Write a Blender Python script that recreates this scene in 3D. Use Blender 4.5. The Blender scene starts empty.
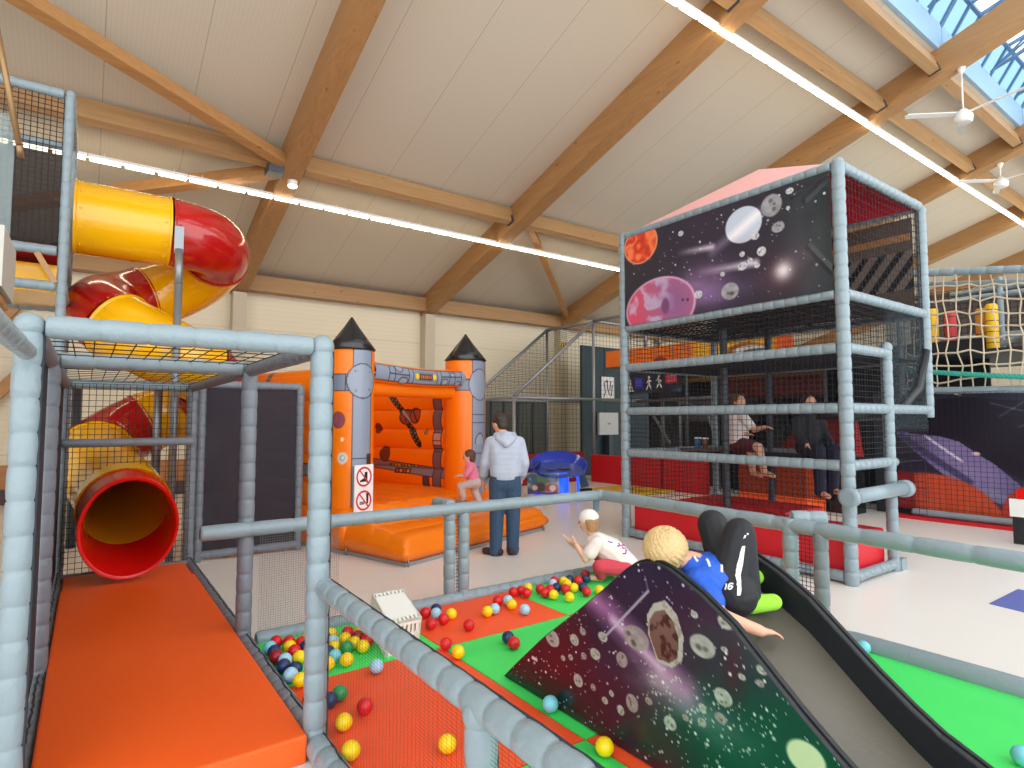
import bpy, math, random
import numpy as np
from mathutils import Vector, Matrix

random.seed(7)
rng = np.random.default_rng(11)
SC = bpy.context.scene
COL = SC.collection
PI = math.pi

# ------------------------------------------------------------------ materials
def lin(c):
    out = []
    for v in c:
        v = v / 255.0
        out.append(v / 12.92 if v <= 0.04045 else ((v + 0.055) / 1.055) ** 2.4)
    return out

MATS = {}
def mat(name, rgb, rough=0.5, metal=0.0, noise=0.0, nscale=20.0, bump=0.0, bscale=60.0, spec=0.5, alpha=1.0, emit=None, estr=0.0, coat=0.0, trans=0.0):
    if name in MATS:
        return MATS[name]
    m = bpy.data.materials.new(name)
    m.use_nodes = True
    nt = m.node_tree
    b = nt.nodes['Principled BSDF']
    c = lin(rgb)
    b.inputs['Base Color'].default_value = (*c, 1)
    b.inputs['Roughness'].default_value = rough
    b.inputs['Metallic'].default_value = metal
    b.inputs['Specular IOR Level'].default_value = spec
    b.inputs['Alpha'].default_value = alpha
    b.inputs['Coat Weight'].default_value = coat
    b.inputs['Transmission Weight'].default_value = trans
    if emit:
        b.inputs['Emission Color'].default_value = (*lin(emit), 1)
        b.inputs['Emission Strength'].default_value = estr
    tc = nt.nodes.new('ShaderNodeTexCoord')
    if noise > 0:
        n = nt.nodes.new('ShaderNodeTexNoise')
        n.inputs['Scale'].default_value = nscale
        n.inputs['Detail'].default_value = 4
        nt.links.new(tc.outputs['Object'], n.inputs['Vector'])
        mx = nt.nodes.new('ShaderNodeMix')
        mx.data_type = 'RGBA'
        mx.inputs['A'].default_value = (*[x * (1 - noise) for x in c], 1)
        mx.inputs['B'].default_value = (*[min(1, x * (1 + noise)) for x in c], 1)
        nt.links.new(n.outputs['Fac'], mx.inputs['Factor'])
        nt.links.new(mx.outputs['Result'], b.inputs['Base Color'])
    if bump > 0:
        n2 = nt.nodes.new('ShaderNodeTexNoise')
        n2.inputs['Scale'].default_value = bscale
        n2.inputs['Detail'].default_value = 3
        nt.links.new(tc.outputs['Object'], n2.inputs['Vector'])
        bp = nt.nodes.new('ShaderNodeBump')
        bp.inputs['Strength'].default_value = bump
        bp.inputs['Distance'].default_value = 0.02
        nt.links.new(n2.outputs['Fac'], bp.inputs['Height'])
        nt.links.new(bp.outputs['Normal'], b.inputs['Normal'])
    MATS[name] = m
    return m

def painted(name, rough=0.35, spec=0.5, bump=0.0, bscale=6.0):
    """vinyl whose print is stored per point"""
    if name in MATS:
        return MATS[name]
    m = mat(name, (255, 255, 255), rough, spec=spec, bump=bump, bscale=bscale)
    nt = m.node_tree
    a = nt.nodes.new('ShaderNodeVertexColor')
    a.layer_name = 'print'
    nt.links.new(a.outputs['Color'], nt.nodes['Principled BSDF'].inputs['Base Color'])
    return m

def wood(name, rgb, axis='X', k=0.22):
    m = mat(name, rgb, 0.55)
    nt = m.node_tree
    b = nt.nodes['Principled BSDF']
    c = lin(rgb)
    tc = nt.nodes.new('ShaderNodeTexCoord')
    mp = nt.nodes.new('ShaderNodeMapping')
    sc = {'X': (0.5, 9, 9), 'Y': (9, 0.5, 9), 'Z': (9, 9, 0.5)}[axis]
    mp.inputs['Scale'].default_value = sc
    nt.links.new(tc.outputs['Object'], mp.inputs['Vector'])
    n = nt.nodes.new('ShaderNodeTexNoise')
    n.inputs['Scale'].default_value = 2.2
    n.inputs['Detail'].default_value = 6
    n.inputs['Distortion'].default_value = 0.6
    nt.links.new(mp.outputs['Vector'], n.inputs['Vector'])
    kn = nt.nodes.new('ShaderNodeTexVoronoi')
    kn.inputs['Scale'].default_value = 1.6
    mp2 = nt.nodes.new('ShaderNodeMapping')
    sc2 = {'X': (0.9, 3, 3), 'Y': (3, 0.9, 3), 'Z': (3, 3, 0.9)}[axis]
    mp2.inputs['Scale'].default_value = sc2
    nt.links.new(tc.outputs['Object'], mp2.inputs['Vector'])
    nt.links.new(mp2.outputs['Vector'], kn.inputs['Vector'])
    rk = nt.nodes.new('ShaderNodeValToRGB')
    rk.color_ramp.elements[0].position = 0.03
    rk.color_ramp.elements[0].color = (0.35, 0.3, 0.28, 1)
    rk.color_ramp.elements[1].position = 0.09
    rk.color_ramp.elements[1].color = (1, 1, 1, 1)
    nt.links.new(kn.outputs['Distance'], rk.inputs['Fac'])
    mx = nt.nodes.new('ShaderNodeMix')
    mx.data_type = 'RGBA'
    mx.inputs['A'].default_value = (c[0] * (1 - k), c[1] * (1 - 1.12 * k), c[2] * (1 - 1.22 * k), 1)
    mx.inputs['B'].default_value = (min(1, c[0] * (1 + k)), c[1] * (1 + k), c[2] * (1 + k), 1)
    nt.links.new(n.outputs['Fac'], mx.inputs['Factor'])
    mu = nt.nodes.new('ShaderNodeMix')
    mu.data_type = 'RGBA'
    mu.blend_type = 'MULTIPLY'
    mu.inputs['Factor'].default_value = 1
    nt.links.new(mx.outputs['Result'], mu.inputs['A'])
    nt.links.new(rk.outputs['Color'], mu.inputs['B'])
    nt.links.new(mu.outputs['Result'], b.inputs['Base Color'])
    return m

def lines_mat(name, rgb, axis, period, width, dark=0.6, rough=0.5, bump=0.0, sub=None):
    """sheet panels: thin joint every `period` m along an axis, fine ribs when sub is given"""
    m = mat(name, rgb, rough)
    nt = m.node_tree
    b = nt.nodes['Principled BSDF']
    c = lin(rgb)
    tc = nt.nodes.new('ShaderNodeTexCoord')
    sp = nt.nodes.new('ShaderNodeSeparateXYZ')
    nt.links.new(tc.outputs['Object'], sp.inputs['Vector'])
    def math_node(op, a, v):
        q = nt.nodes.new('ShaderNodeMath')
        q.operation = op
        nt.links.new(a, q.inputs[0])
        if v is not None:
            q.inputs[1].default_value = v
        return q.outputs[0]
    s = sp.outputs[axis]
    f = math_node('FRACT', math_node('DIVIDE', s, period), None)
    lt = math_node('LESS_THAN', f, width / period)
    mx = nt.nodes.new('ShaderNodeMix')
    mx.data_type = 'RGBA'
    mx.inputs['A'].default_value = (*c, 1)
    mx.inputs['B'].default_value = (*[x * dark for x in c], 1)
    nt.links.new(lt, mx.inputs['Factor'])
    out = mx.outputs['Result']
    if sub:
        w = math_node('FRACT', math_node('DIVIDE', s, sub), None)
        g = math_node('LESS_THAN', w, 0.18)
        m2 = nt.nodes.new('ShaderNodeMix')
        m2.data_type = 'RGBA'
        m2.blend_type = 'MULTIPLY'
        m2.inputs['B'].default_value = (0.95, 0.945, 0.94, 1)
        nt.links.new(g, m2.inputs['Factor'])
        nt.links.new(out, m2.inputs['A'])
        out = m2.outputs['Result']
    nt.links.new(out, b.inputs['Base Color'])
    return m

def mesh_cloth(name, rgb, alpha):
    m = bpy.data.materials.new(name)
    m.use_nodes = True
    nt = m.node_tree
    b = nt.nodes['Principled BSDF']
    b.inputs['Base Color'].default_value = (*lin(rgb), 1)
    b.inputs['Roughness'].default_value = 0.8
    b.inputs['Alpha'].default_value = alpha
    MATS[name] = m
    return m

M_PAD = mat('grey_blue_padding', (136, 153, 161), 0.33, noise=0.06, nscale=9, bump=0.25, bscale=26)
M_PADD = mat('grey_padding_worn', (120, 127, 136), 0.5, noise=0.10, nscale=9, bump=0.25, bscale=26)
M_SEAM = mat('dark_stitching', (44, 52, 62), 0.7)
M_ORANGE_PVC = mat('orange_pvc_mat', (255, 96, 20), 0.5, noise=0.05, nscale=3, bump=0.45, bscale=2.6)
M_ORANGE_TILE = mat('orange_red_mat', (248, 88, 40), 0.55, noise=0.04, nscale=4, bump=0.12, bscale=6)
M_GREEN_TILE = mat('green_mat', (66, 228, 104), 0.5, noise=0.05, nscale=4, bump=0.2, bscale=5)
M_NET = mat('black_net_cord', (32, 33, 40), 0.8)
M_ROPE = mat('beige_rope', (205, 192, 168), 0.85)
M_FINE = mat('fine_grey_net', (120, 120, 122), 0.7)
M_YEL = mat('yellow_gelcoat', (250, 186, 8), 0.16, spec=0.6, coat=0.3)
M_RED = mat('red_gelcoat', (186, 24, 22), 0.14, spec=0.6, coat=0.4)
M_REDB = mat('bright_red_gelcoat', (222, 18, 14), 0.22, spec=0.6)
M_STEEL = mat('galvanised_steel', (150, 155, 160), 0.4, metal=0.6)
M_DSTEEL = mat('dark_grey_steel', (70, 76, 84), 0.5, metal=0.3)
M_WHITE = mat('white_plastic', (236, 236, 232), 0.45)
M_CRATE = mat('ivory_plastic', (240, 240, 234), 0.5)
M_BLACK = mat('black_vinyl', (24, 28, 32), 0.42, noise=0.15, nscale=5, bump=0.25, bscale=12)
M_BED = mat('black_slide_vinyl_painted_sheen', (84, 80, 70), 0.40, noise=0.40, nscale=2.2, bump=0.05, bscale=30)  # black vinyl lightened to patchy tan, reflections painted into the colour
M_REDMAT = mat('red_pvc_mat', (206, 22, 36), 0.5, noise=0.05, nscale=3, bump=0.1, bscale=5)
M_PINKROOF = mat('red_roof_fabric', (226, 92, 92), 0.7, noise=0.04, nscale=3)
M_RAFT = wood('glulam_timber', (168, 126, 80), 'Y', .28)
M_PURL = wood('purlin_timber', (172, 134, 90), 'X', .28)
M_BRACE = wood('brace_timber', (178, 130, 80), 'X', .28)
M_CEIL = lines_mat('ceiling_sheet', (206, 197, 180), 'X', 1.1, 0.014, 0.72, 0.6, sub=0.055)
M_WALL = lines_mat('ribbed_wall_sheet', (226, 216, 192), 'Z', 0.9, 0.02, 0.8, 0.6, sub=0.11)
M_FLOOR = mat('pale_vinyl_floor', (236, 232, 226), 0.32, noise=0.03, nscale=1.2, spec=0.4)
M_CONC = mat('concrete_column', (196, 186, 166), 0.8, noise=0.06, nscale=3)
M_LED = mat('led_diffuser', (255, 250, 240), 0.4, emit=(255, 240, 205), estr=12.0)
M_CASTLE = painted('printed_inflatable_vinyl', 0.32, bump=0.12, bscale=4.0)
M_PRINT = painted('printed_banner_vinyl', 0.40, bump=0.10, bscale=3.0)
M_PRINTG = painted('printed_slide_vinyl', 0.24, bump=0.06, bscale=4.0)
M_CORANGE = mat('orange_inflatable_vinyl', (255, 128, 4), 0.34, noise=0.03, nscale=2, bump=0.15, bscale=4)
M_CONE = mat('black_shiny_vinyl', (30, 32, 36), 0.22, spec=0.6)
M_TAPE = mat('grey_groundsheet', (150, 150, 150), 0.6)
M_SCREEN = mesh_cloth('dark_mesh_screen', (46, 42, 52), 0.86)
M_SCREEN2 = mesh_cloth('black_mesh_screen', (26, 30, 38), 0.55)
M_SKIN = mat('skin', (226, 170, 142), 0.5, noise=0.05, nscale=20)
M_SKIN2 = mat('skin_light', (232, 184, 158), 0.5, noise=0.05, nscale=20)
M_EYE = mat('eye', (30, 24, 22), 0.2)
M_LIP = mat('lips', (190, 92, 88), 0.5)

# ------------------------------------------------------------------ mesh builder
def V(*a):
    return Vector(a)

def frame_of(d):
    d = d.normalized()
    up = V(0, 0, 1) if abs(d.z) < 0.95 else V(1, 0, 0)
    a = d.cross(up).normalized()
    b = a.cross(d).normalized()
    return a, b

class MB:
    def __init__(self):
        self.v, self.f, self.m, self.s = [], [], [], []
    def add(self, vs, fs, mi=0, smooth=False):
        o = len(self.v)
        self.v.extend([tuple(x) for x in vs])
        for f in fs:
            self.f.append([o + i for i in f])
            self.m.append(mi)
            self.s.append(smooth)
    def box(self, lo, hi, mi=0, rot=None, ctr=None):
        x0, y0, z0 = lo
        x1, y1, z1 = hi
        vs = [V(x, y, z) for z in (z0, z1) for y in (y0, y1) for x in (x0, x1)]
        if rot is not None:
            c = Vector(ctr) if ctr is not None else V((x0 + x1) / 2, (y0 + y1) / 2, (z0 + z1) / 2)
            vs = [c + rot @ (p - c) for p in vs]
        self.add(vs, [(0, 2, 3, 1), (4, 5, 7, 6), (0, 1, 5, 4), (2, 6, 7, 3), (0, 4, 6, 2), (1, 3, 7, 5)], mi)
    def obox(self, p, q, w, h, mi=0, up=None):
        """box beam from p to q, w wide, h high"""
        p, q = Vector(p), Vector(q)
        d = (q - p).normalized()
        if up is None:
            a, b = frame_of(d)
        else:
            a = d.cross(Vector(up)).normalized()
            b = a.cross(d).normalized()
        vs = []
        for c in (p, q):
            for sa, sb in ((-1, -1), (1, -1), (1, 1), (-1, 1)):
                vs.append(c + a * (sa * w / 2) + b * (sb * h / 2))
        self.add(vs, [(3, 2, 1, 0), (4, 5, 6, 7), (0, 1, 5, 4), (1, 2, 6, 5), (2, 3, 7, 6), (3, 0, 4, 7)], mi)
    def rings(self, pts, radii, n=12, mi=0, caps=True, smooth=True, closed=False):
        pts = [Vector(p) for p in pts]
        L = len(pts)
        vs = []
        a_prev = None
        for i, p in enumerate(pts):
            d = pts[min(i + 1, L - 1)] - pts[max(i - 1, 0)]
            d.normalize()
            if a_prev is None:
                a, b = frame_of(d)
            else:
                a = (a_prev - d * a_prev.dot(d)).normalized()
                b = a.cross(d)
            a_prev = a
            for k in range(n):
                t = 2 * PI * k / n
                vs.append(p + (a * math.cos(t) + b * math.sin(t)) * radii[i])
        fs = []
        for i in range(L - 1):
            for k in range(n):
                fs.append((i * n + k, i * n + (k + 1) % n, (i + 1) * n + (k + 1) % n, (i + 1) * n + k))
        self.add(vs, fs, mi, smooth)
        if caps:
            o = len(self.v) - L * n
            self.f.append([o + k for k in range(n - 1, -1, -1)])
            self.m.append(mi); self.s.append(False)
            self.f.append([o + (L - 1) * n + k for k in range(n)])
            self.m.append(mi); self.s.append(False)
    def cyl(self, p, q, r, r2=None, n=12, mi=0, smooth=True):
        self.rings([p, q], [r, r if r2 is None else r2], n, mi, True, smooth)
    def pad(self, p, q, r, n=16, band=0.125, mi=0, seam=None):
        """foam padded tube: taped bands with a crease between them"""
        p, q = Vector(p), Vector(q)
        L = (q - p).length
        nb = max(1, round(L / band))
        pts, rad = [], []
        for i in range(nb):
            j = 1 + random.uniform(-.025, .02)
            for t, k in ((0.0, .88), (.05, .97), (.3, 1.01), (.7, 1.01), (.95, .97)):
                pts.append(p.lerp(q, (i + t) / nb))
                rad.append(r * k * j)
        pts.append(q); rad.append(r * .88)
        pts.insert(0, p + (p - q).normalized() * 0.002); rad.insert(0, r * .8)
        self.rings(pts, rad, n, mi)
        if seam is not None:
            s = Vector(seam).normalized()
            d = (q - p).normalized()
            s = (s - d * s.dot(d)).normalized()
            k = max(4, nb * 3)
            path = [p.lerp(q, i / k) + s * r * 0.99 + d.cross(s) * random.uniform(-.006, .006) for i in range(k + 1)]
            self.rings(path, [.006] * len(path), 4, 1)
    def ball(self, c, r, n=16, m=10, mi=0, axes=None):
        c = Vector(c)
        if axes is None:
            axes = (V(1, 0, 0), V(0, 1, 0), V(0, 0, 1))
        if not hasattr(r, '__len__'):
            r = (r, r, r)
        ax = [Vector(a).normalized() * k for a, k in zip(axes, r)]
        vs = [c + ax[2]]
        for i in range(1, m):
            ph = PI * i / m
            for k in range(n):
                t = 2 * PI * k / n
                vs.append(c + ax[0] * (math.sin(ph) * math.cos(t)) + ax[1] * (math.sin(ph) * math.sin(t)) + ax[2] * math.cos(ph))
        vs.append(c - ax[2])
        fs = [(0, 1 + k, 1 + (k + 1) % n) for k in range(n)]
        for i in range(m - 2):
            o = 1 + i * n
            for k in range(n):
                fs.append((o + k, o + n + k, o + n + (k + 1) % n, o + (k + 1) % n))
        o = 1 + (m - 2) * n
        fs += [(o + k, len(vs) - 1, o + (k + 1) % n) for k in range(n)]
        self.add(vs, fs, mi, True)
    def capsule(self, p, q, rp, rq, n=12):
        p, q = Vector(p), Vector(q)
        d = q - p
        if d.length < 1e-5:
            self.ball(p, rp); return
        d.normalize()
        pts, rad = [], []
        for i in range(5):
            t = PI / 2 * i / 4
            pts.append(p - d * rp * math.cos(t)); rad.append(max(.0008, rp * math.sin(t)))
        for i in range(5):
            t = PI / 2 * i / 4
            pts.append(q + d * rq * math.sin(t)); rad.append(max(.0008, rq * math.cos(t)))
        self.rings(pts, rad, n)
    def poly(self, pts, d, mi=0):
        """planar polygon extruded by the vector d"""
        pts = [Vector(p) for p in pts]
        d = Vector(d)
        n = len(pts)
        self.add(pts + [p + d for p in pts],
                 [tuple(range(n - 1, -1, -1)), tuple(range(n, 2 * n))] + [(i, (i + 1) % n, n + (i + 1) % n, n + i) for i in range(n)], mi)
    def net(self, o, a, b, cell, r=.0025, mi=0, jit=0.0, cellb=None):
        o, a, b = Vector(o), Vector(a), Vector(b)
        cb = cellb or cell
        na, nb = max(1, round(a.length / cell)), max(1, round(b.length / cb))
        nrm = a.cross(b).normalized()
        if jit:
            P = [[o + a * (i / na) + b * (j / nb) + (a.normalized() * random.gauss(0, jit) + b.normalized() * random.gauss(0, jit) + nrm * random.gauss(0, jit)) for j in range(nb + 1)] for i in range(na + 1)]
            for i in range(na + 1):
                self.rings(P[i], [r] * (nb + 1), 4, mi, False)
            for j in range(nb + 1):
                self.rings([P[i][j] for i in range(na + 1)], [r] * (na + 1), 4, mi, False)
            return
        for i in range(na + 1):
            p = o + a * (i / na)
            self.rings([p, p + b], [r, r], 3, mi, False)
        for j in range(nb + 1):
            p = o + b * (j / nb)
            self.rings([p, p + a], [r, r], 3, mi, False)
    def build(self, name, mats, parent=None):
        me = bpy.data.meshes.new(name)
        me.from_pydata(self.v, [], self.f)
        if not isinstance(mats, (list, tuple)):
            mats = [mats]
        for m in mats:
            me.materials.append(m)
        me.polygons.foreach_set('material_index', self.m)
        me.polygons.foreach_set('use_smooth', self.s)
        me.update()
        ob = bpy.data.objects.new(name, me)
        COL.objects.link(ob)
        if parent is not None:
            ob.parent = parent
            if parent.type == 'EMPTY':
                ob.matrix_parent_inverse = Matrix.Identity(4)
                T = Matrix.Translation(-world_loc(parent))
                me.transform(rot_inv(parent) @ T)
            else:
                me.transform(T_inv(parent))
        return ob

def world_loc(o):
    p = V(*o.location)
    return p if o.parent is None else world_loc(o.parent) + p
def rot_inv(o):
    return Matrix.Identity(4)
def T_inv(o):
    return Matrix.Translation(-world_loc(o))

def empty(name, loc):
    o = bpy.data.objects.new(name, None)
    o.location = loc
    o.empty_display_size = .1
    COL.objects.link(o)
    return o

def tag(o, label=None, cat=None, group=None, kind=None):
    if label: o['label'] = label
    if cat: o['category'] = cat
    if group: o['group'] = group
    if kind: o['kind'] = kind
    return o

def thing(name, loc, label, cat, group=None):
    return tag(empty(name, loc), label, cat, group)

def center(ob):
    """move the origin of a top-level mesh to the middle of its base"""
    me = ob.data
    n = len(me.vertices)
    co = np.empty(n * 3)
    me.vertices.foreach_get('co', co)
    co = co.reshape(-1, 3)
    lo, hi = co.min(0), co.max(0)
    c = V((lo[0] + hi[0]) / 2, (lo[1] + hi[1]) / 2, lo[2])
    me.transform(Matrix.Translation(-c))
    ob.location = c
    return ob

def single(name, mb, mats, label, cat, group=None, kind=None):
    return tag(center(mb.build(name, mats)), label, cat, group, kind)

def smooth_shade(ob, on=True):
    ob.data.polygons.foreach_set('use_smooth', [on] * len(ob.data.polygons))

def surface(name, P, C, mats, parent=None, wrap_u=False, smooth=True):
    """grid of points P[n,m,3] with a print colour C[n,m,3] (sRGB 0..255)"""
    n, m = P.shape[:2]
    idx = np.arange(n * m).reshape(n, m)
    if wrap_u:
        i2 = np.concatenate([idx, idx[:1]], 0)
    else:
        i2 = idx
    q = np.stack([i2[:-1, :-1], i2[1:, :-1], i2[1:, 1:], i2[:-1, 1:]], -1).reshape(-1, 4)
    me = bpy.data.meshes.new(name)
    me.vertices.add(n * m)
    me.vertices.foreach_set('co', P.reshape(-1).astype(np.float32))
    nf = len(q)
    me.loops.add(nf * 4)
    me.loops.foreach_set('vertex_index', q.reshape(-1).astype(np.int32))
    me.polygons.add(nf)
    me.polygons.foreach_set('loop_start', np.arange(nf, dtype=np.int32) * 4)
    me.polygons.foreach_set('use_smooth', np.full(nf, smooth))
    me.update(calc_edges=True)
    me.validate()
    c = np.clip(C.reshape(-1, 3), 0, 255) / 255.0
    l = np.where(c <= .04045, c / 12.92, ((c + .055) / 1.055) ** 2.4)
    at = me.color_attributes.new('print', 'FLOAT_COLOR', 'POINT')
    at.data.foreach_set('color', np.concatenate([l, np.ones((n * m, 1))], 1).reshape(-1).astype(np.float32))
    me.materials.append(mats)
    ob = bpy.data.objects.new(name, me)
    COL.objects.link(ob)
    if parent is not None:
        ob.parent = parent
        me.transform(T_inv(parent))
    return ob

# print helpers ------------------------------------------------
_G = rng.random((96, 96))
def vnoise(x, y):
    xi, yi = np.floor(x).astype(int), np.floor(y).astype(int)
    fx, fy = x - xi, y - yi
    fx, fy = fx * fx * (3 - 2 * fx), fy * fy * (3 - 2 * fy)
    g = lambda a, b: _G[a % 96, b % 96]
    return (g(xi, yi) * (1 - fx) + g(xi + 1, yi) * fx) * (1 - fy) + (g(xi, yi + 1) * (1 - fx) + g(xi + 1, yi + 1) * fx) * fy
def fbm(x, y, o=4):
    s, a, t = 0, .5, 0
    for i in range(o):
        s = s + a * vnoise(x + 17 * i, y + 31 * i); t += a
        x, y, a = x * 2.03, y * 2.03, a * .5
    return s / t
def over(C, mask, rgb):
    rgb = np.asarray(rgb, float)
    m = np.clip(mask, 0, 1)[..., None]
    return C * (1 - m) + rgb * m
def ell(x, y, cx, cy, rx, ry, soft=.08):
    d = np.sqrt(((x - cx) / rx) ** 2 + ((y - cy) / ry) ** 2)
    return np.clip((1 + soft - d) / (2 * soft), 0, 1)
def glow(x, y, cx, cy, rx, ry):
    return np.exp(-(((x - cx) / rx) ** 2 + ((y - cy) / ry) ** 2))
def seg(x, y, a, b, w, soft=.35):
    ax, ay = a; bx, by = b
    dx, dy = bx - ax, by - ay
    t = np.clip(((x - ax) * dx + (y - ay) * dy) / (dx * dx + dy * dy), 0, 1)
    d = np.hypot(x - ax - t * dx, y - ay - t * dy)
    return np.clip((w * (1 + soft) - d) / (2 * w * soft), 0, 1)
def rect(x, y, x0, x1, y0, y1):
    return ((x >= x0) & (x <= x1) & (y >= y0) & (y <= y1)).astype(float)
def polymask(x, y, pts):
    ins = np.zeros(x.shape, bool)
    n = len(pts)
    for i in range(n):
        x1, y1 = pts[i]; x2, y2 = pts[(i + 1) % n]
        c = ((y1 > y) != (y2 > y)) & (x < (x2 - x1) * (y - y1) / (y2 - y1 + 1e-12) + x1)
        ins ^= c
    return ins.astype(float)
def stars(C, x, y, n, box, rmin, rmax, rgb=(235, 235, 240), seed=1):
    r = np.random.default_rng(seed)
    for i in range(n):
        cx, cy = r.uniform(box[0], box[1]), r.uniform(box[2], box[3])
        rr = rmin + (rmax - rmin) * r.random() ** 3
        sel = (np.abs(x - cx) < 2 * rr) & (np.abs(y - cy) < 2 * rr)
        if sel.any():
            C[sel] = over(C[sel], ell(x[sel], y[sel], cx, cy, rr, rr, .3) * r.uniform(.5, 1), rgb)
    return C
def rock(C, x, y, cx, cy, rx, ry, base=(178, 178, 174), seed=0):
    r = np.random.default_rng(seed + 100)
    wob = 1 + .12 * (fbm(x / rx * 1.3 + seed * 7, y / ry * 1.3) - .5)
    m = ell(x, y, cx, cy, rx * wob, ry * wob, .06)
    tone = np.asarray(base, float)[None] * np.ones(C.shape)
    tone = tone * (.82 + .4 * fbm(x / rx * 2.2 + seed, y / ry * 2.2))[..., None]
    for k in range(3):
        a, d = r.uniform(0, 2 * PI), r.uniform(.2, .6)
        px, py, pr = cx + rx * d * math.cos(a), cy + ry * d * math.sin(a), r.uniform(.12, .24)
        tone = over(tone, ell(x, y, px, py, rx * pr, ry * pr, .3) * .7, np.asarray(base) * .5)
    mm = m[..., None]
    return C * (1 - mm) + tone * mm

# ================================================================= SETTING
SLOPE = math.tan(math.radians(17.2))
Z0, YW = 4.401, 14.0
def zroof(y):            # underside of the rafters
    return Z0 + SLOPE * (YW - y)
NRM = V(0, SLOPE, 1).normalized()

fl = MB(); fl.box((-9, -5, -.2), (28, 14.6, 0))
tag(fl.build('floor', M_FLOOR), 'pale cream vinyl floor of the hall', 'floor', kind='structure')
wb = MB(); wb.box((-9, 14.25, 0), (28, 14.5, 5.2))
tag(wb.build('wall_back', M_WALL), 'cream horizontally ribbed wall along the far side', 'wall', kind='structure')
wr = MB(); wr.box((27.8, -5, 0), (28, 14.5, 10.6))
tag(wr.build('wall_right', lines_mat('ribbed_end_wall', (206, 198, 180), 'Z', .9, .02, .8, .6, sub=.11)), 'ribbed end wall far behind the play structures', 'wall', kind='structure')
wl = MB(); wl.box((-9.2, 3, 0), (-9, 14.5, 10.6))
tag(wl.build('wall_left', M_WALL), 'ribbed wall beyond the left edge', 'wall', kind='structure')
bb = MB(); bb.box((-9, 14.18, 0), (28, 14.25, .28))
tag(bb.build('baseboard_back', mat('dark_plinth', (86, 66, 66), .7)), 'dark plinth along the foot of the far wall', 'baseboard', kind='structure')
tb = MB(); tb.box((-9, 14.2, .28), (6, 14.25, .72))
tag(tb.build('trim_1', wood('plinth_timber', (176, 122, 76), 'X')), 'timber kick board low on the far wall', 'trim', kind='structure')

CO = 0.50       # rafter depth
def roof_slab(mb, x0, x1, y0, y1):
    t = .12
    a = [V(x, y, zroof(y) + CO) for x, y in ((x0, y0), (x1, y0), (x1, y1), (x0, y1))]
    mb.poly(a, (0, 0, t))
SKY0, SKY1 = -.4, 3.72
ce = MB()
roof_slab(ce, -9, 28, SKY1, 14.5)
roof_slab(ce, -9, 28, -5, SKY0)
roof_slab(ce, -9, 2.6, SKY0, SKY1)
tag(ce.build('ceiling', M_CEIL), 'sloping ceiling of cream ribbed roof sheets', 'ceiling', kind='structure')

RX = [-6.78, -2.08, 2.64, 7.35, 12.06, 16.77, 21.5, 26.2]
nth = ['beyond the left edge', 'left of the high play tower', 'above the bouncy castle', 'over the middle of the hall', 'above the space tower', 'right of the space tower', 'far right near the end wall', 'against the end wall']
for i, x in enumerate(RX):
    mb = MB()
    h = CO * math.cos(math.radians(17.2))
    y0, y1 = -4.5, 14.2
    a = V(x, y0, zroof(y0)) + NRM * h / 2
    b = V(x, y1, zroof(y1)) + NRM * h / 2
    mb.obox(a, b, .32, h, up=NRM)
    tag(mb.build('roof_beam', M_RAFT), 'laminated timber rafter ' + nth[i], 'beam', 'roof rafters', 'structure')
    cm = MB(); cm.box((x - .14, 13.95, 0), (x + .14, 14.25, zroof(14) - .02))
    c = tag(cm.build('wall_column', M_CONC), 'concrete wall column under the rafter ' + nth[i], 'column', 'wall columns', 'structure')
    if i in (4,):
        hz = MB()
        hz.box((x - .15, 13.94, 3.82), (x + .15, 13.95, 3.98), 0)
        for k in range(4):
            u = x - .15 + k * .08
            hz.poly([(u, 13.938, 3.82), (u + .04, 13.938, 3.82), (u + .08 if k < 3 else u + .06, 13.938, 3.98), (u + .04, 13.938, 3.98)], (0, .001, 0), 1)
        hz.build('hazard_tape', [mat('yellow_tape', (226, 190, 60), .5), mat('black_tape', (30, 30, 30), .5)], c)
bays = list(zip(RX[:-1], RX[1:]))
def purlin(y, w, h, label, drop=.0):
    for i, (xa, xb) in enumerate(bays):
        mb = MB()
        c = V(0, y, zroof(y) + drop) + NRM * h / 2
        mb.obox((xa + .16, c.y, c.z), (xb - .16, c.y, c.z), w, h, up=NRM)
        for xx, sgn in ((xa + .16, 1), (xb - .16, -1)):
            q = c - NRM * (h / 2 - .07)
            mb.obox((xx, q.y, q.z), (xx + sgn * .05, q.y, q.z), w + .03, .15, 1, up=NRM)
        tag(mb.build('roof_purlin', [M_PURL, M_DSTEEL]), '%s between the rafters %s and %s' % (label, nth[i], nth[i + 1]), 'beam', 'roof purlins', 'structure')
purlin(10.0, .16, .33, 'lower timber purlin', .10)
purlin(4.62, .16, .3, 'upper timber purlin', .06)
purlin(3.76, .16, .3, 'timber purlin edging the skylight', .08)
for i, (xa, xb) in enumerate(bays):
    mb = MB(); mb.box((xa + .1, 13.9, 4.45), (xb - .1, 14.2, 4.80))
    tag(mb.build('eaves_beam', M_PURL), 'timber eaves beam on the far wall between the rafters %s and %s' % (nth[i], nth[i + 1]), 'beam', 'eaves beams', 'structure')

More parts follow.
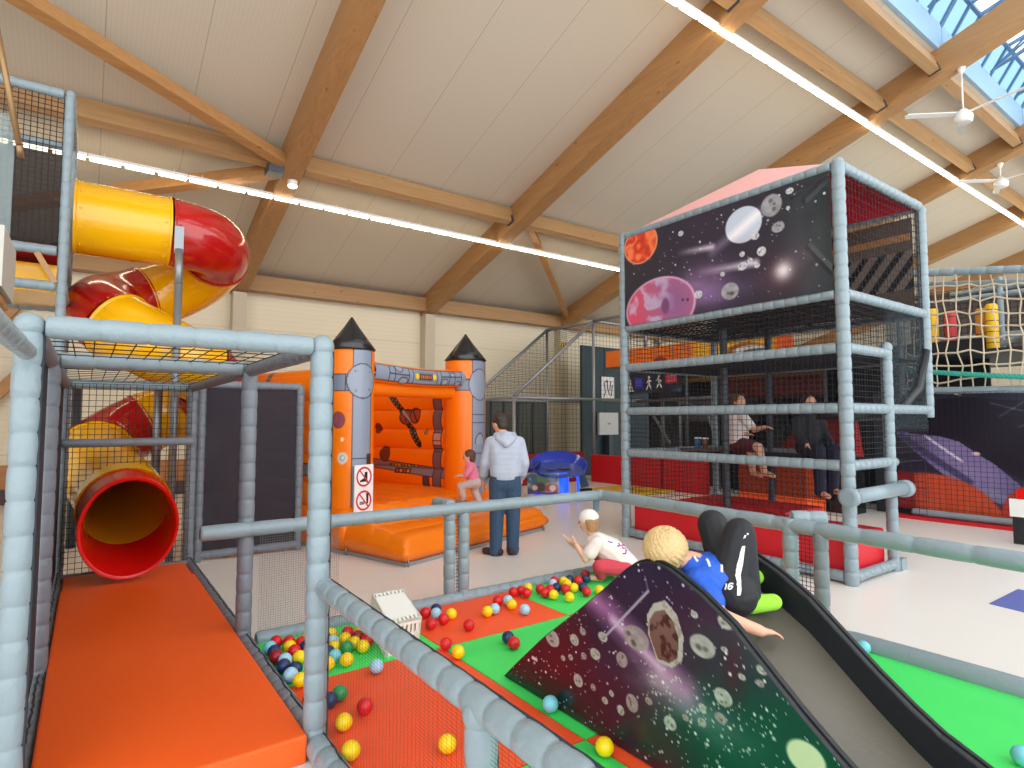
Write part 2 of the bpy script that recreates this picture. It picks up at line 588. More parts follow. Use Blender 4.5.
# skylight glazing over each bay
M_GLASS = bpy.data.materials.new('skylight_glass'); M_GLASS.use_nodes = True
_nt = M_GLASS.node_tree; _nt.nodes.clear()
_o = _nt.nodes.new('ShaderNodeOutputMaterial'); _t = _nt.nodes.new('ShaderNodeBsdfTransparent'); _g = _nt.nodes.new('ShaderNodeBsdfGlossy'); _mx = _nt.nodes.new('ShaderNodeMixShader')
_t.inputs['Color'].default_value = (.93, .97, 1, 1); _g.inputs['Roughness'].default_value = .05; _mx.inputs['Fac'].default_value = .05
_nt.links.new(_t.outputs[0], _mx.inputs[1]); _nt.links.new(_g.outputs[0], _mx.inputs[2]); _nt.links.new(_mx.outputs[0], _o.inputs['Surface'])
M_POLY = bpy.data.materials.new('blue_polycarbonate'); M_POLY.use_nodes = True
_nt = M_POLY.node_tree; _nt.nodes.clear()
_o = _nt.nodes.new('ShaderNodeOutputMaterial'); _t = _nt.nodes.new('ShaderNodeBsdfTransparent'); _d = _nt.nodes.new('ShaderNodeBsdfTranslucent'); _mx = _nt.nodes.new('ShaderNodeMixShader')
_t.inputs['Color'].default_value = (.46, .60, .68, 1); _d.inputs['Color'].default_value = (.45, .60, .70, 1); _mx.inputs['Fac'].default_value = .5
_nt.links.new(_t.outputs[0], _mx.inputs[1]); _nt.links.new(_d.outputs[0], _mx.inputs[2]); _nt.links.new(_mx.outputs[0], _o.inputs['Surface'])
M_BAR = mat('blue_grey_glazing_bar', (84, 120, 156), .5)
for i, (xa, xb) in enumerate(bays[2:], 1):
    root = tag(empty('window_%d' % i, ((xa + xb) / 2, 2, zroof(2) + CO)), 'roof skylight between the rafters %s and %s' % (nth[i + 1], nth[i + 2]), 'skylight', kind='structure')
    zc = lambda y, up: zroof(y) + CO + .12 + up
    x0, x1 = xa + .02, xb - .02
    cur = MB()
    for yy in (SKY0, SKY1):
        cur.box((x0, yy - .03, zroof(yy) + CO - .02), (x1, yy + .03, zc(yy, .35)))
    cur.build('kerb', mat('pale_blue_kerb', (150, 184, 210), .5), root)
    po = MB()
    yb = SKY1 - .32
    po.poly([(x0, SKY1, zc(SKY1, .34)), (x1, SKY1, zc(SKY1, .34)), (x1, yb, zc(yb, .75)), (x0, yb, zc(yb, .75))], (0, 0, .01))
    po.build('blue_panel', M_POLY, root)
    gl = MB()
    gl.poly([(x0, yb, zc(yb, .75)), (x1, yb, zc(yb, .75)), (x1, 1.2, zc(1.2, .75)), (x0, 1.2, zc(1.2, .75))], (0, 0, .01))
    gl.poly([(x0, 1.2, zc(1.2, .75)), (x1, 1.2, zc(1.2, .75)), (x1, SKY0, zc(SKY0, .34)), (x0, SKY0, zc(SKY0, .34))], (0, 0, .01))
    gl.build('glass', M_GLASS, root)
    gb = MB()
    nb = 9
    for k in range(nb + 1):
        x = x0 + (x1 - x0) * k / nb
        gb.obox((x, SKY1, zc(SKY1, .32)), (x, yb, zc(yb, .72)), .05, .05)
        gb.obox((x, yb, zc(yb, .72)), (x, SKY0, zc(SKY0, .5)), .045, .06)
    for y in (yb, 1.9, 1.2):
        gb.obox((x0, y, zc(y, .70)), (x1, y, zc(y, .70)), .06, .06)
    for k in range(0, nb, 3):
        xa_, xm_, xb_ = x0 + (x1 - x0) * k / nb, x0 + (x1 - x0) * (k + 1.5) / nb, x0 + (x1 - x0) * (k + 3) / nb
        for q in (xa_, (xa_ + xm_) / 2, (xb_ + xm_) / 2, xb_):
            gb.obox((xm_, SKY1 - .1, zc(SKY1, .30)), (q, 1.6, zc(1.6, .66)), .03, .03)
    gb.build('glazing_bars', M_BAR, root)

# timber braces and the steel node above the castle
def brace(p, q, w, h, label):
    mb = MB(); mb.obox(p, q, w, h, up=NRM)
    tag(mb.build('roof_brace', M_BRACE), label, 'beam', None, 'structure')
brace((-2.0, 7.75, zroof(7.75) + .12), (2.55, 9.9, zroof(9.9) + .12), .16, .2, 'diagonal timber wind brace running up to the upper left')
brace((-2.0, 12.9, zroof(12.9) + .14), (2.5, 10.12, zroof(10.12) + .14), .16, .2, 'diagonal timber wind brace running down to the left behind the tube slide')
brace((7.5, 9.9, zroof(9.9) + .25), (12.0, 13.7, zroof(13.7) + .25), .14, .18, 'diagonal timber wind brace behind the space tower')
brace((17.4, 10.2, zroof(10.2) - .1), (16.9, 8.2, zroof(8.2) + .1), .14, .16, 'short timber strut between ceiling and rafter right of the space tower')
for s, (xa, za, xb, zb, lab) in enumerate([(-2.0, 2.4, -.65, 4.45, 'slanting timber strut on the far wall left of the tube slide'), (-2.0, 1.2, -.9, 2.6, 'lower slanting timber strut on the far wall at the left edge')]):
    mb = MB(); mb.obox((xa, 14.1, za), (xb, 14.1, zb), .2, .16, up=(0, 1, 0))
    tag(mb.build('wall_brace', M_BRACE), lab, 'beam', None, 'structure')
nd = MB()
zc_ = zroof(10) + .12
nd.box((2.24, 9.84, zc_ - .16), (2.475, 10.16, zc_ + .18), 0)
nd.box((2.24, 9.80, zc_ + .02), (2.4, 9.84, zc_ + .12), 0)
for dx in (.05, .15):
    for dz in (-.08, .06):
        nd.cyl((2.26 + dx, 9.84, zc_ + dz), (2.26 + dx, 9.825, zc_ + dz), .018, n=8)
single('steel_bracket', nd, M_DSTEEL, 'dark steel bracket joining the timber braces to the rafter above the castle', 'bracket')
sp = MB(); sp.cyl((2.68, 10.1, zroof(10.1) - .09), (2.68, 10.1, zroof(10.1)), .08, n=16); sp.cyl((2.68, 10.1, zroof(10.1) - .11), (2.68, 10.1, zroof(10.1) - .09), .068, n=16, mi=1)
single('round_spotlight', sp, [M_WHITE, M_LED], 'small round white spotlight under the rafter beside the steel bracket', 'lamp')

# LED strips: separate luminaires in two runs
def led_run(y, drop, x0, n, pitch, where):
    proto = None
    for i in range(n):
        z = zroof(y) - drop
        x = x0 + i * pitch
        lab = 'LED strip light, number %d from the left in the %s row' % (i + 1, where)
        if proto is None:
            root = thing('led_strip_light', (x, y, z), lab, 'lamp', 'LED lights of the %s row' % where)
            hs = MB(); hs.box((x + .005, y - .035, z + .02), (x + pitch - .005, y + .035, z + .07))
            for xx in (x + .2, x + pitch - .2):
                hs.cyl((xx, y, z + .07), (xx, y, z + drop + .1), .006, n=6)
            hs.build('housing', M_WHITE, root)
            for k in range(3):
                d = MB(); w = pitch / 3
                d.box((x + k * w + .03, y - .034, z - .02), (x + (k + 1) * w - .03, y + .034, z + .02))
                d.build('diffuser', M_LED, root)
            proto = root
        else:
            r = proto.copy(); COL.objects.link(r); r.location = (x, y, z); r['label'] = lab
            for ch in proto.children:
                c = ch.copy(); COL.objects.link(c); c.parent = r
led_run(10.6, .02, -1.46, 10, 1.32, 'far')
led_run(4.90, .02, 5.9, 14, 1.32, 'near')

# ceiling fans
def fan(x, y, z, rz, label):
    root = thing('ceiling_fan', (x, y, z), label, 'fan', 'ceiling fans below the skylight')
    m = MB(); m.cyl((x, y, z + .1), (x, y, zroof(y)), .014, n=8); m.cyl((x, y, zroof(y) - .1), (x, y, zroof(y)), .03, .07, n=12)
    m.build('down_rod', M_WHITE, root)
    m = MB(); m.rings([(x, y, z - .12), (x, y, z - .1), (x, y, z), (x, y, z + .06), (x, y, z + .14)], [.10, .13, .14, .10, .03], 20)
    m.build('motor', M_WHITE, root)
    for k in range(3):
        a = rz + 2 * PI * k / 3
        d = V(math.cos(a), math.sin(a), 0); t = V(-math.sin(a), math.cos(a), 0)
        c = V(x, y, z + .05)
        p = [c + d * .12 + t * .05, c + d * .92 + t * .065, c + d * .95, c + d * .92 - t * .05 + V(0, 0, -.02), c + d * .12 - t * .05 + V(0, 0, -.02)]
        m = MB(); m.poly(p, (0, 0, .012)); m.build('blade', M_WHITE, root)
fan(12.12, 3.45, 6.8, math.radians(138), 'white three-bladed ceiling fan hanging below the skylight, nearer one')
fan(16.84, 4.15, 7.0, math.radians(140), 'white ceiling fan farther off at the right edge')

# ================================================================= LEFT PLAY FRAME WITH THE LANDING PAD
R_ = .053
FX0, FX1 = -.19, .91
FY = (2.84, 4.40, 7.15)
fr = thing('climbing_cage', (.36, 5, 0), 'grey padded frame with a black net roof standing over the orange landing pad', 'play frame')
for y in FY:
    for x in (FX0, FX1):
        rp_ = R_ if (x > 0 or y > 3) else .046
        m = MB(); m.pad((x, y, .0), (x, y, 1.88), rp_, seam=(1, -.25, 0) if y < 3 else None)
        m.ball((x, y, 1.905), rp_ * 1.08)
        m.build('post', [M_PAD if y < 3 else M_PADD, M_SEAM], fr)
for y in FY:
    m = MB(); m.pad((FX0 + .05, y, 1.905), (FX1 - .05, y, 1.905), .046, band=.16); m.build('crossbar', [M_PAD, M_SEAM], fr)
for x in (FX0, FX1):
    for ya, yb in zip(FY[:-1], FY[1:]):
        m = MB(); m.pad((x, ya + .05, 1.895), (x, yb - .05, 1.895), .044); m.build('crossbar', [M_PADD, M_SEAM], fr)
        m = MB(); m.pad((x, ya + .05, .06), (x, yb - .05, .06), .05, seam=(.3, 0, 1)); m.build('floor_bar', [M_PADD, M_SEAM], fr)
m = MB(); m.pad((FX0 - .0, 2.79, 1.80), (FX0, .6, 1.76), .03); m.build('crossbar', [M_PAD, M_SEAM], fr)
m = MB(); m.pad((FX1, 2.8, .055), (FX1, .75, .055), .055, seam=(.5, 0, 1)); m.build('floor_bar', [M_PAD, M_SEAM], fr)
BYN = 6.95      # net across the back
m = MB(); m.pad((FX0, BYN, 1.33), (FX1, BYN, 1.33), .04, band=.6); m.build('crossbar', [M_PADD, M_SEAM], fr)
m = MB(); m.pad((FX0, BYN, .07), (FX1, BYN, .07), .045, band=.2); m.build('floor_bar', [M_PADD, M_SEAM], fr)
def net_with_hole(y, x0, x1, z0, z1, cell, r, hx, hz, hr):
    m = MB()
    def strand(p, q, lo, hi):
        if lo is None:
            m.rings([p, q], [r, r], 3, 0, False); return
        L = (Vector(q) - Vector(p)).length
        for a, b in ((0, lo), (hi, L)):
            if b - a > .01:
                m.rings([Vector(p).lerp(Vector(q), a / L), Vector(p).lerp(Vector(q), b / L)], [r, r], 3, 0, False)
    nx, nz = round((x1 - x0) / cell), round((z1 - z0) / cell)
    for i in range(nx + 1):
        x = x0 + (x1 - x0) * i / nx; d = hr * hr - (x - hx) ** 2
        strand((x, y, z0), (x, y, z1), *((max(0, hz - d ** .5 - z0), hz + d ** .5 - z0) if d > 0 else (None, None)))
    for j in range(nz + 1):
        z = z0 + (z1 - z0) * j / nz; d = hr * hr - (z - hz) ** 2
        strand((x0, y, z), (x1, y, z), *((max(0, hx - d ** .5 - x0), hx + d ** .5 - x0) if d > 0 else (None, None)))
    return m
net_with_hole(BYN, FX0 + .03, FX1 - .03, .1, 1.9, .055, .0032, .315, .73, .40).build('back_net', M_NET, fr)
m = MB(); m.net((FX0 + .03, FY[0] + .05, 1.93), (FX1 - FX0 - .06, 0, 0), (0, FY[2] - FY[0] - .1, 0), .085, .0035, cellb=.24); m.build('roof_net', M_NET, fr)
m = MB()
for ya, yb in ((2.92, 4.33), (4.47, 7.08)):
    m.poly([(FX0 - .01, ya, .12), (FX0 - .01, yb, .12), (FX0 - .01, yb, 1.86), (FX0 - .01, ya, 1.86)], (.004, 0, 0))
m.build('side_screen', M_SCREEN, fr)

# orange landing pad
def soft_box(name, lo, hi, mats, bev, parent=None, seg=3):
    m = MB(); m.box(lo, hi)
    ob = m.build(name, mats, parent)
    b = ob.modifiers.new('bevel', 'BEVEL'); b.width = bev; b.segments = seg
    return ob
P = soft_box('landing_pad', (FX0 + .05, 2.78, .0), (FX1 - .05, 6.26, .125), M_ORANGE_PVC, .012)
tag(center(P), 'long orange vinyl landing pad at the end of the tube slide', 'mat')

P = soft_box('landing_pad', (FX0 + .06, 6.27, .0), (FX1 - .06, 6.90, .105), M_ORANGE_PVC, .012)
tag(center(P), 'short orange vinyl pad directly under the slide mouth', 'mat')

# dark mesh panel beside the frame
ms = thing('mesh_panel', (1.5, 7.3, 0), 'dark mesh panel in a grey padded frame between the tube slide and the castle', 'net panel')
for x in (1.02, 2.09):
    m = MB(); m.pad((x, 7.3, 0), (x, 7.3, 1.97), .045); m.build('post', [M_PADD, M_SEAM], ms)
for z in (.07, 1.95):
    m = MB(); m.pad((1.02, 7.3, z), (2.09, 7.3, z), .045); m.build('crossbar', [M_PADD, M_SEAM], ms)
m = MB(); m.poly([(1.06, 7.3, .1), (2.05, 7.3, .1), (2.05, 7.3, 1.92), (1.06, 7.3, 1.92)], (0, .004, 0)); m.build('mesh', M_SCREEN, ms)

# ================================================================= HIGH TOWER AND TUBE SLIDE
tw = thing('climbing_tower', (-.8, 7.9, 0), 'tall blue-grey padded tower with black nets at the left edge, feeding the tube slide', 'play tower')
TX = (-1.45, -.255)
TYY = (7.2, 8.6)
for x in TX:
    for y in TYY:
        m = MB(); m.pad((x, y, 0), (x, y, 4.78), .043); m.ball((x, y, 4.79), .047); m.build('post', [M_PAD, M_SEAM], tw)
for z in (2.85, 3.2, 4.78):
    for y in TYY:
        m = MB(); m.pad((TX[0] + .05, y, z), (TX[1] - .05, y, z), .048); m.build('crossbar', [M_PAD, M_SEAM], tw)
    for x in TX:
        m = MB(); m.pad((x, TYY[0] + .05, z), (x, TYY[1] - .05, z), .048); m.build('crossbar', [M_PAD, M_SEAM], tw)
m = MB(); m.net((TX[0] + .05, TYY[0], 3.24), (1.1, 0, 0), (0, 0, 1.5), .05, .0045); m.build('front_net', M_NET, tw)
m = MB(); m.poly([(TX[0] + .05, TYY[1], 3.24), (TX[1] - .05, TYY[1], 3.24), (TX[1] - .05, TYY[1], 4.74), (TX[0] + .05, TYY[1], 4.74)], (0, .004, 0)); m.build('back_screen', M_SCREEN2, tw)
m = MB(); m.box((TX[0] + .04, TYY[0] + .04, 3.2), (TX[1] - .04, TYY[1] - .04, 3.26)); m.build('deck', M_REDMAT, tw)
m = MB(); m.box((TX[0] + .04, TYY[0] + .3, 2.84), (TX[1] - .04, TYY[1] - .04, 3.12)); m.build('yellow_box', M_YEL, tw)
m = MB(); m.obox((TX[1] - .2, TYY[0], 3.16), (TX[1] - .05, TYY[0], 2.88), .06, .05); m.build('knee_brace', M_PURL, tw)

# glass-railed ledge at the very left edge
ld = thing('glass_balustrade', (-.42, 5.0, 0), 'glass railing on a pale grey boxed ledge cut by the left edge', 'railing')
m = MB(); m.box((-1.2, 4.6, 2.35), (-.447, 5.3, 2.72)); m.build('ledge', mat('pale_grey_board', (190, 188, 180), .6), ld)
m = MB(); m.box((-1.2, 4.6, 2.30), (-.475, 5.3, 2.348)); m.box((-1.1, 4.85, 0), (-.95, 5.05, 2.3)); m.build('timber_support', M_BRACE, ld)
m = MB(); m.box((-1.2, 4.96, 2.72), (-.455, 4.975, 3.55))
m.build('glass_pane', mesh_cloth('grey_glass', (150, 165, 165), .38), ld)
m = MB(); m.cyl((-.62, 4.9, 4.35), (-.43, 4.93, 3.35), .018); m.cyl((-.43, 4.93, 3.35), (-.42, 4.97, 3.28), .018); m.build('handrail', mat('brass_tube', (150, 118, 80), .35, metal=.5), ld)

# tube slide -----------------------------------------------------
ts = thing('tube_slide', (.75, 8.5, 0), 'red and yellow spiral tube slide ending over the orange landing pad', 'slide')
hc, hr = V(.70, 8.50), .60
hz_ = [3.76, 3.70, 3.22, 2.85, 2.36, 1.95, 1.55, 1.12]
def hpt(h):
    a = math.radians(h)
    k = h / 90
    i = min(int(k), 6); f = k - i
    p0, p1 = hz_[max(i - 1, 0)], hz_[i]
    p2, p3 = hz_[i + 1], hz_[min(i + 2, 7)]
    z = .5 * ((2 * p1) + (-p0 + p2) * f + (2 * p0 - 5 * p1 + 4 * p2 - p3) * f * f + (-p0 + 3 * p1 - 3 * p2 + p3) * f ** 3)
    return V(hc.x + hr * math.sin(a), hc.y - hr * math.cos(a), z)
R_T = .395
def tube_part(pts, mats, name='tube_section', r=R_T, flange=(True, True), wall=.02):
    m = MB()
    m.rings(pts, [r] * len(pts), 40, 0, False)
    m.rings(list(reversed(pts)), [r - wall] * len(pts), 40, 1 if len(mats) > 1 else 0, False)
    for e, on in ((0, flange[0]), (-1, flange[1])):
        if on:
            p = Vector(pts[e]); q = Vector(pts[1 if e == 0 else -2]); d = (q - p).normalized()
            m.rings([p, p + d * .012, p + d * .03], [r + .016, r + .016, r], 40, 0, False)
            a, b = frame_of(d)
            for k in range(12):
                t = 2 * PI * k / 12
                c = p + d * .06 + (a * math.cos(t) + b * math.sin(t)) * (r + .001)
                m.ball(c, .012, 6, 4, 0)
    return m.build(name, mats, ts)
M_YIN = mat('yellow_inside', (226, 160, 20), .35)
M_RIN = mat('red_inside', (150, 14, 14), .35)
S0 = [V(-.20 + .90 * i / 8, 7.9, 3.76) for i in range(9)]
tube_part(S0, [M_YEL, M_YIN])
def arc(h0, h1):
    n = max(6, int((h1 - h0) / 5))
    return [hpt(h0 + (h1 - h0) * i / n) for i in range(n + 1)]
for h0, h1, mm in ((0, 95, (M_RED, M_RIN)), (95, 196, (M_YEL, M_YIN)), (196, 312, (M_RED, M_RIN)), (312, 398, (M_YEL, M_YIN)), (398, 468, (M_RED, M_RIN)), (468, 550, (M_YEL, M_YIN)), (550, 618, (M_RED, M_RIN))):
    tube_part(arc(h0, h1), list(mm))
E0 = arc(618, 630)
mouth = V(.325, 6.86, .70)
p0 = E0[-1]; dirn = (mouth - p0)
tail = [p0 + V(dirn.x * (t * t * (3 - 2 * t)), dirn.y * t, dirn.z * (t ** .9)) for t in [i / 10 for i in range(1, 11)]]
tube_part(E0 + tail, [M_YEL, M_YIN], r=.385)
m = MB()
d = (tail[-1] - tail[-2]).normalized()
d = V(d.x * .4, d.y, d.z * .6).normalized()
mp = [mouth + d * s for s in (-.05, .0, .16, .44, .59, .63)]
mr = [.385, .385, .375, .38, .395, .415]
m.rings(mp, mr, 48, 0, False)
m.rings([p + d * .004 for p in mp], [.365, .362, .355, .36, .372, .39], 48, 0, False)
m.rings([mp[5], mp[5] + d * .012], [.42, .415], 48, 0, False)
tip_a, tip_b = frame_of(d)
ring = []
for rr_ in (.415, .405, .39):
    ring.append([mp[5] + d * (.012 if rr_ > .40 else .004) + (tip_a * math.cos(2 * PI * k / 48) + tip_b * math.sin(2 * PI * k / 48)) * rr_ for k in range(48)])
m.add(sum(ring, []), [(i * 48 + k, i * 48 + (k + 1) % 48, (i + 1) * 48 + (k + 1) % 48, (i + 1) * 48 + k) for i in range(2) for k in range(48)], 0, True)
ctr = mp[5]
m.v = [(ctr.x + (x - ctr.x) * (1 - .09 * f), y, ctr.z + (z - ctr.z) * (1 + .10 * f) - .015 * f) for x, y, z in m.v for f in [min(1, max(0, (6.8 - y) / .4))]]
m.build('exit_mouth', [M_REDB], ts)
m = MB()
m.cyl((.76, 7.36, 0), (.76, 7.36, 3.05), .04, n=14)
m.cyl((.76, 7.36, 3.05), (.76, 7.42, 3.45), .04, n=14)
m.box((.715, 7.44, 3.42), (.805, 7.5, 3.72))
m.build('support_post', M_STEEL, ts)
m = MB(); m.cyl((.70, 8.50, 0), (.70, 8.50, 2.5), .05, n=14); m.build('support_post', M_STEEL, ts)
m = MB(); m.cyl((-.12, 9.0, 0), (-.12, 9.0, 2.0), .05, n=12); m.build('support_post', M_DSTEEL, ts)

# ================================================================= BALL PIT
BX, BY = 4.22, 4.33
RZ = .80
pf = thing('pit_fence', (2.5, 4.3, 0), 'grey-blue padded fence with rails and floor bars around the ball pit', 'fence')
def bar(name, p, q, r, seam=None, mm=None, band=.125, par=None):
    m = MB(); m.pad(p, q, r, band=band, seam=seam)
    return m.build(name, [mm or M_PAD, M_SEAM], par or pf)
bar('rail', (.93, 2.78, .765), (.93, .35, .735), .045, (.25, 0, .45))
m = MB(); m.ball((.93, 2.78, .765), .048); m.build('rail_end', M_PAD, pf)
bar('rail', (.62, BY, RZ + .01), (BX - .06, BY, RZ), .05, band=.3)
bar('rail', (BX, BY - .03, RZ), (BX, -1.5, .74), .055, band=.3)
m = MB(); m.ball((BX - .02, BY - .02, RZ), .058); m.build('rail_end', M_PAD, pf)
bar('floor_bar', (.98, BY, .06), (BX, BY, .06), .055)
bar('floor_bar', (BX, BY, .06), (BX, -1.5, .06), .075, band=1.2)
bar('support_post', (.93, 1.44, 0), (.93, 1.44, .71), .048, seam=(1, -.3, 0))
m = MB(); m.ball((.93, 1.44, .725), .055); m.build('post_collar', M_PAD, pf)
for x, top in ((2.49, .83), (2.625, .77)):
    bar('support_post', (x, BY + .02, 0), (x, BY + .02, top), .05)
bar('gate_stub', (2.49, BY + .25, RZ + .03), (2.49, BY + .0, RZ + .03), .055)
m = MB(); m.net((2.53, BY + .02, .06), (.06, 0, 0), (0, 0, .68), .03, .0025); m.build('gate_net', M_NET, pf)
for y, top in ((2.36, .83), (2.14, .76)):
    bar('support_post', (BX, y, 0), (BX, y, top), .055 if y > 2.2 else .05, mm=M_PAD if y > 2.2 else M_PADD)
bar('gate_stub', (BX + .02, 2.36, RZ + .03), (BX + .2, 2.2, RZ + .03), .055)
m = MB(); m.net((BX, 2.19, .1), (0, .12, 0), (0, 0, .62), .03, .0025); m.build('gate_net', M_NET, pf)
bar('support_post', (BX, .62, 0), (BX, .62, .74), .055)
m = MB(); m.poly([(BX - .05, BY + .05, RZ - .02), (BX + .04, BY + .05, RZ - .02), (BX + .02, BY + .05, RZ - .16), (BX - .04, BY + .05, RZ - .2)], (0, .012, 0)); m.build('loose_flap', mat('teal_grey_vinyl', (92, 124, 136), .5), pf)
m = MB(); m.net((.99, BY, .1), (.55, 0, 0), (0, 0, .66), .016, .0010); m.build('fine_net', M_FINE, pf)
m = MB(); m.net((.93, .5, .1), (0, 2.3, 0), (0, 0, .62), .03, .0005, cellb=.0125); m.build('fine_net', M_NET, pf)

TZ = .06
names = {'o': ('orange', M_ORANGE_TILE), 'g': ('green', M_GREEN_TILE)}
TILES = [(.97, 1.95, 3.5, 4.28, 'g', 'green pit mat under the heaps of balls beside the landing pad'),
         (1.95, 3.05, 3.5, 4.28, 'o', 'orange pit mat between the white crate and the back rail'),
         (3.05, 4.15, 3.5, 4.28, 'g', 'green pit mat in the back right corner beside the crouching child'),
         (.97, 1.95, 2.12, 3.5, 'o', 'orange pit mat seen through the front net, nearest the landing pad'),
         (1.95, 3.05, 2.12, 3.5, 'g', 'green pit mat under the pointed foot of the space slide'),
         (3.05, 4.15, 2.12, 3.5, 'o', 'orange pit mat mostly hidden behind the space slide'),
         (.97, 1.95, .74, 2.12, 'g', 'green pit mat at the very front below the near rail'),
         (1.95, 3.05, .74, 2.12, 'o', 'orange pit mat under the front of the space slide'),
         (3.05, 4.15, -1.4, 2.12, 'g', 'large bright green pit mat at the right of the space slide')]
for x0, x1, y0, y1, c, lab in TILES:
    m = MB()
    n = 12
    P = np.zeros((n + 1, n + 1, 3))
    xs, ys = np.linspace(x0 + .004, x1 - .004, n + 1), np.linspace(y0 + .004, y1 - .004, n + 1)
    X, Y = np.meshgrid(xs, ys, indexing='ij')
    edge = np.minimum.reduce([X - xs[0], xs[-1] - X, Y - ys[0], ys[-1] - Y])
    Zt = TZ - .008 * np.exp(-edge / .03) + .003 * (fbm(X * 3, Y * 1.2 + 9) - .5)
    vs = [(float(X[i, j]), float(Y[i, j]), float(Zt[i, j])) for i in range(n + 1) for j in range(n + 1)]
    fs = [(i * (n + 1) + j, (i + 1) * (n + 1) + j, (i + 1) * (n + 1) + j + 1, i * (n + 1) + j + 1) for i in range(n) for j in range(n)]
    m.add(vs, fs, 0, True)
    per = [(i, 0) for i in range(n)] + [(n, j) for j in range(n)] + [(i, n) for i in range(n, 0, -1)] + [(0, j) for j in range(n, 0, -1)]
    top = [V(*vs[i * (n + 1) + j]) for i, j in per]
    bot = [V(p.x, p.y, .002) for p in top]
    k = len(top)
    m.add(top + bot, [(i, k + i, k + (i + 1) % k, (i + 1) % k) for i in range(k)], 0)
    m.add(bot, [tuple(range(k))], 0)
    single('pit_mat', m, names[c][1], lab, 'mat', 'pit mats')

# balls
BALLS = [('L', 0.995, 4.02), ('r', 1.051, 4.098), ('r', 1.119, 4.045), ('r', 1.18, 3.984), ('y', 1.237, 4.045), ('n', 1.0, 3.937), ('y', 1.101, 3.96), ('r', 1.103, 3.867), ('n', 1.179, 3.901), ('d', .99, 3.85), ('y', 1.103, 3.757), ('r', 1.174, 3.8), ('l', 1.021, 3.765), ('n', .99, 3.68), ('n', 1.035, 3.600), ('l', .99, 3.53), ('y', 1.015, 3.43), ('y', 1.39, 4.029), ('l', 1.355, 3.892), ('y', 1.438, 3.893), ('r', 1.496, 3.988), ('d', 1.519, 3.877), ('y', 1.567, 3.965), ('n', 1.331, 3.971), ('r', 1.278, 3.859), ('y', 1.329, 3.794), ('g', 1.392, 3.74), ('y', 1.461, 3.785), ('y', 1.484, 3.693), ('r', 1.544, 3.777), ('n', 1.269, 3.736), ('L', 1.283, 3.648), ('y', 1.325, 3.554), ('y', 1.212, 3.56), ('l', 1.431, 3.353), ('g', 1.137, 3.145), ('n', 1.067, 3.1), ('r', .99, 3.169), ('r', 1.191, 2.93), ('y', 1.05, 2.84), ('y', .99, 2.585), ('y', 1.359, 2.383), ('L', 1.97, 2.40), ('y', 1.915, 1.955), ('n', 2.221, 4.082), ('r', 2.113, 4.051), ('l', 2.172, 3.992), ('r', 2.035, 3.812), ('r', 2.156, 3.849), ('y', 2.259, 3.914), ('r', 2.241, 3.633), ('r', 1.935, 3.421), ('y', 1.933, 3.259), ('r', 2.725, 3.978), ('l', 2.794, 3.932), ('y', 2.758, 3.835), ('y', 2.51, 3.802), ('l', 2.59, 3.824), ('l', 2.767, 3.674), ('r', 2.963, 4.096), ('r', 3.046, 4.096), ('r', 3.041, 4.013), ('y', 3.137, 4.119), ('r', 3.205, 4.036), ('r', 3.165, 3.919), ('r', 3.265, 3.977), ('y', 3.19, 3.839), ('l', 3.395, 4.094), ('r', 3.465, 4.156), ('y', 3.527, 4.1), ('y', 3.496, 4.021), ('n', 3.608, 4.116), ('n', 3.348, 3.987), ('r', 3.377, 3.909), ('y', 3.463, 3.894), ('r', 3.652, 4.045), ('n', 3.541, 3.867), ('r', 3.474, 3.745), ('y', 3.255, 3.715), ('n', 3.75, 4.049), ('r', 3.847, 4.16), ('n', 2.328, 3.279), ('r', 2.302, 3.174), ('y', 3.60, 3.72), ('L', 4.07, 1.812), ('L', 3.325, 0.849)]
def relax(B):
    B = [[k, x, y] for k, x, y in B]
    for it in range(300):
        for i in range(len(B)):
            for j in range(i):
                dx, dy = B[i][1] - B[j][1], B[i][2] - B[j][2]
                L = math.hypot(dx, dy)
                if L < .0835:
                    s = (.0835 - L) / 2 / L
                    B[i][1] += dx * s; B[i][2] += dy * s; B[j][1] -= dx * s; B[j][2] -= dy * s
        for b in B:
            b[1] = max(b[1], .98 if b[2] > 2 else 0); b[2] = min(b[2], 4.22)
    return B
BALLS = relax(BALLS)
BC = {'L': ('turquoise', (120, 205, 222)), 'l': ('pale blue', (165, 208, 232)), 'r': ('red', (214, 26, 34)), 'd': ('dark red', (150, 22, 34)), 'y': ('yellow', (248, 212, 10)), 'n': ('navy blue', (34, 52, 96)), 'g': ('green', (46, 150, 84))}
BM = {k: mat(v[0].replace(' ', '_') + '_ball_plastic', v[1], .32) for k, v in BC.items()}
def ball_place(x, y):
    if y > 3.5 and x < 1.25: return 'in the corner heap by the landing pad'
    if y > 3.5 and x < 1.7: return 'in the heap beside the white crate'
    if x < 1.5 and y > 2.2: return 'on the orange mat seen through the front net'
    if x < 2.6 and y > 3.4: return 'right of the white crate'
    if x < 2.9 and y > 3.5: return 'on the orange mat before the doorway posts'
    if y > 3.4 and x < 3.3: return 'in the loose row along the back bar'
    if y > 3.4: return 'in the heap by the crouching child'
    if y > 2.5: return "near the space slide's pointed foot"
    if x < 2.1: return 'against the near side of the space slide'
    return 'on the green mat at the right'
ordn = ['first', 'second', 'third', 'fourth', 'fifth', 'sixth', 'seventh', 'eighth']
rank = {}
for k, x, y in BALLS:
    rank.setdefault((k, ball_place(x, y)), []).append((x * .811 - y * .584) / (x * .584 + y * .811))
for v in rank.values(): v.sort()
protos = {}
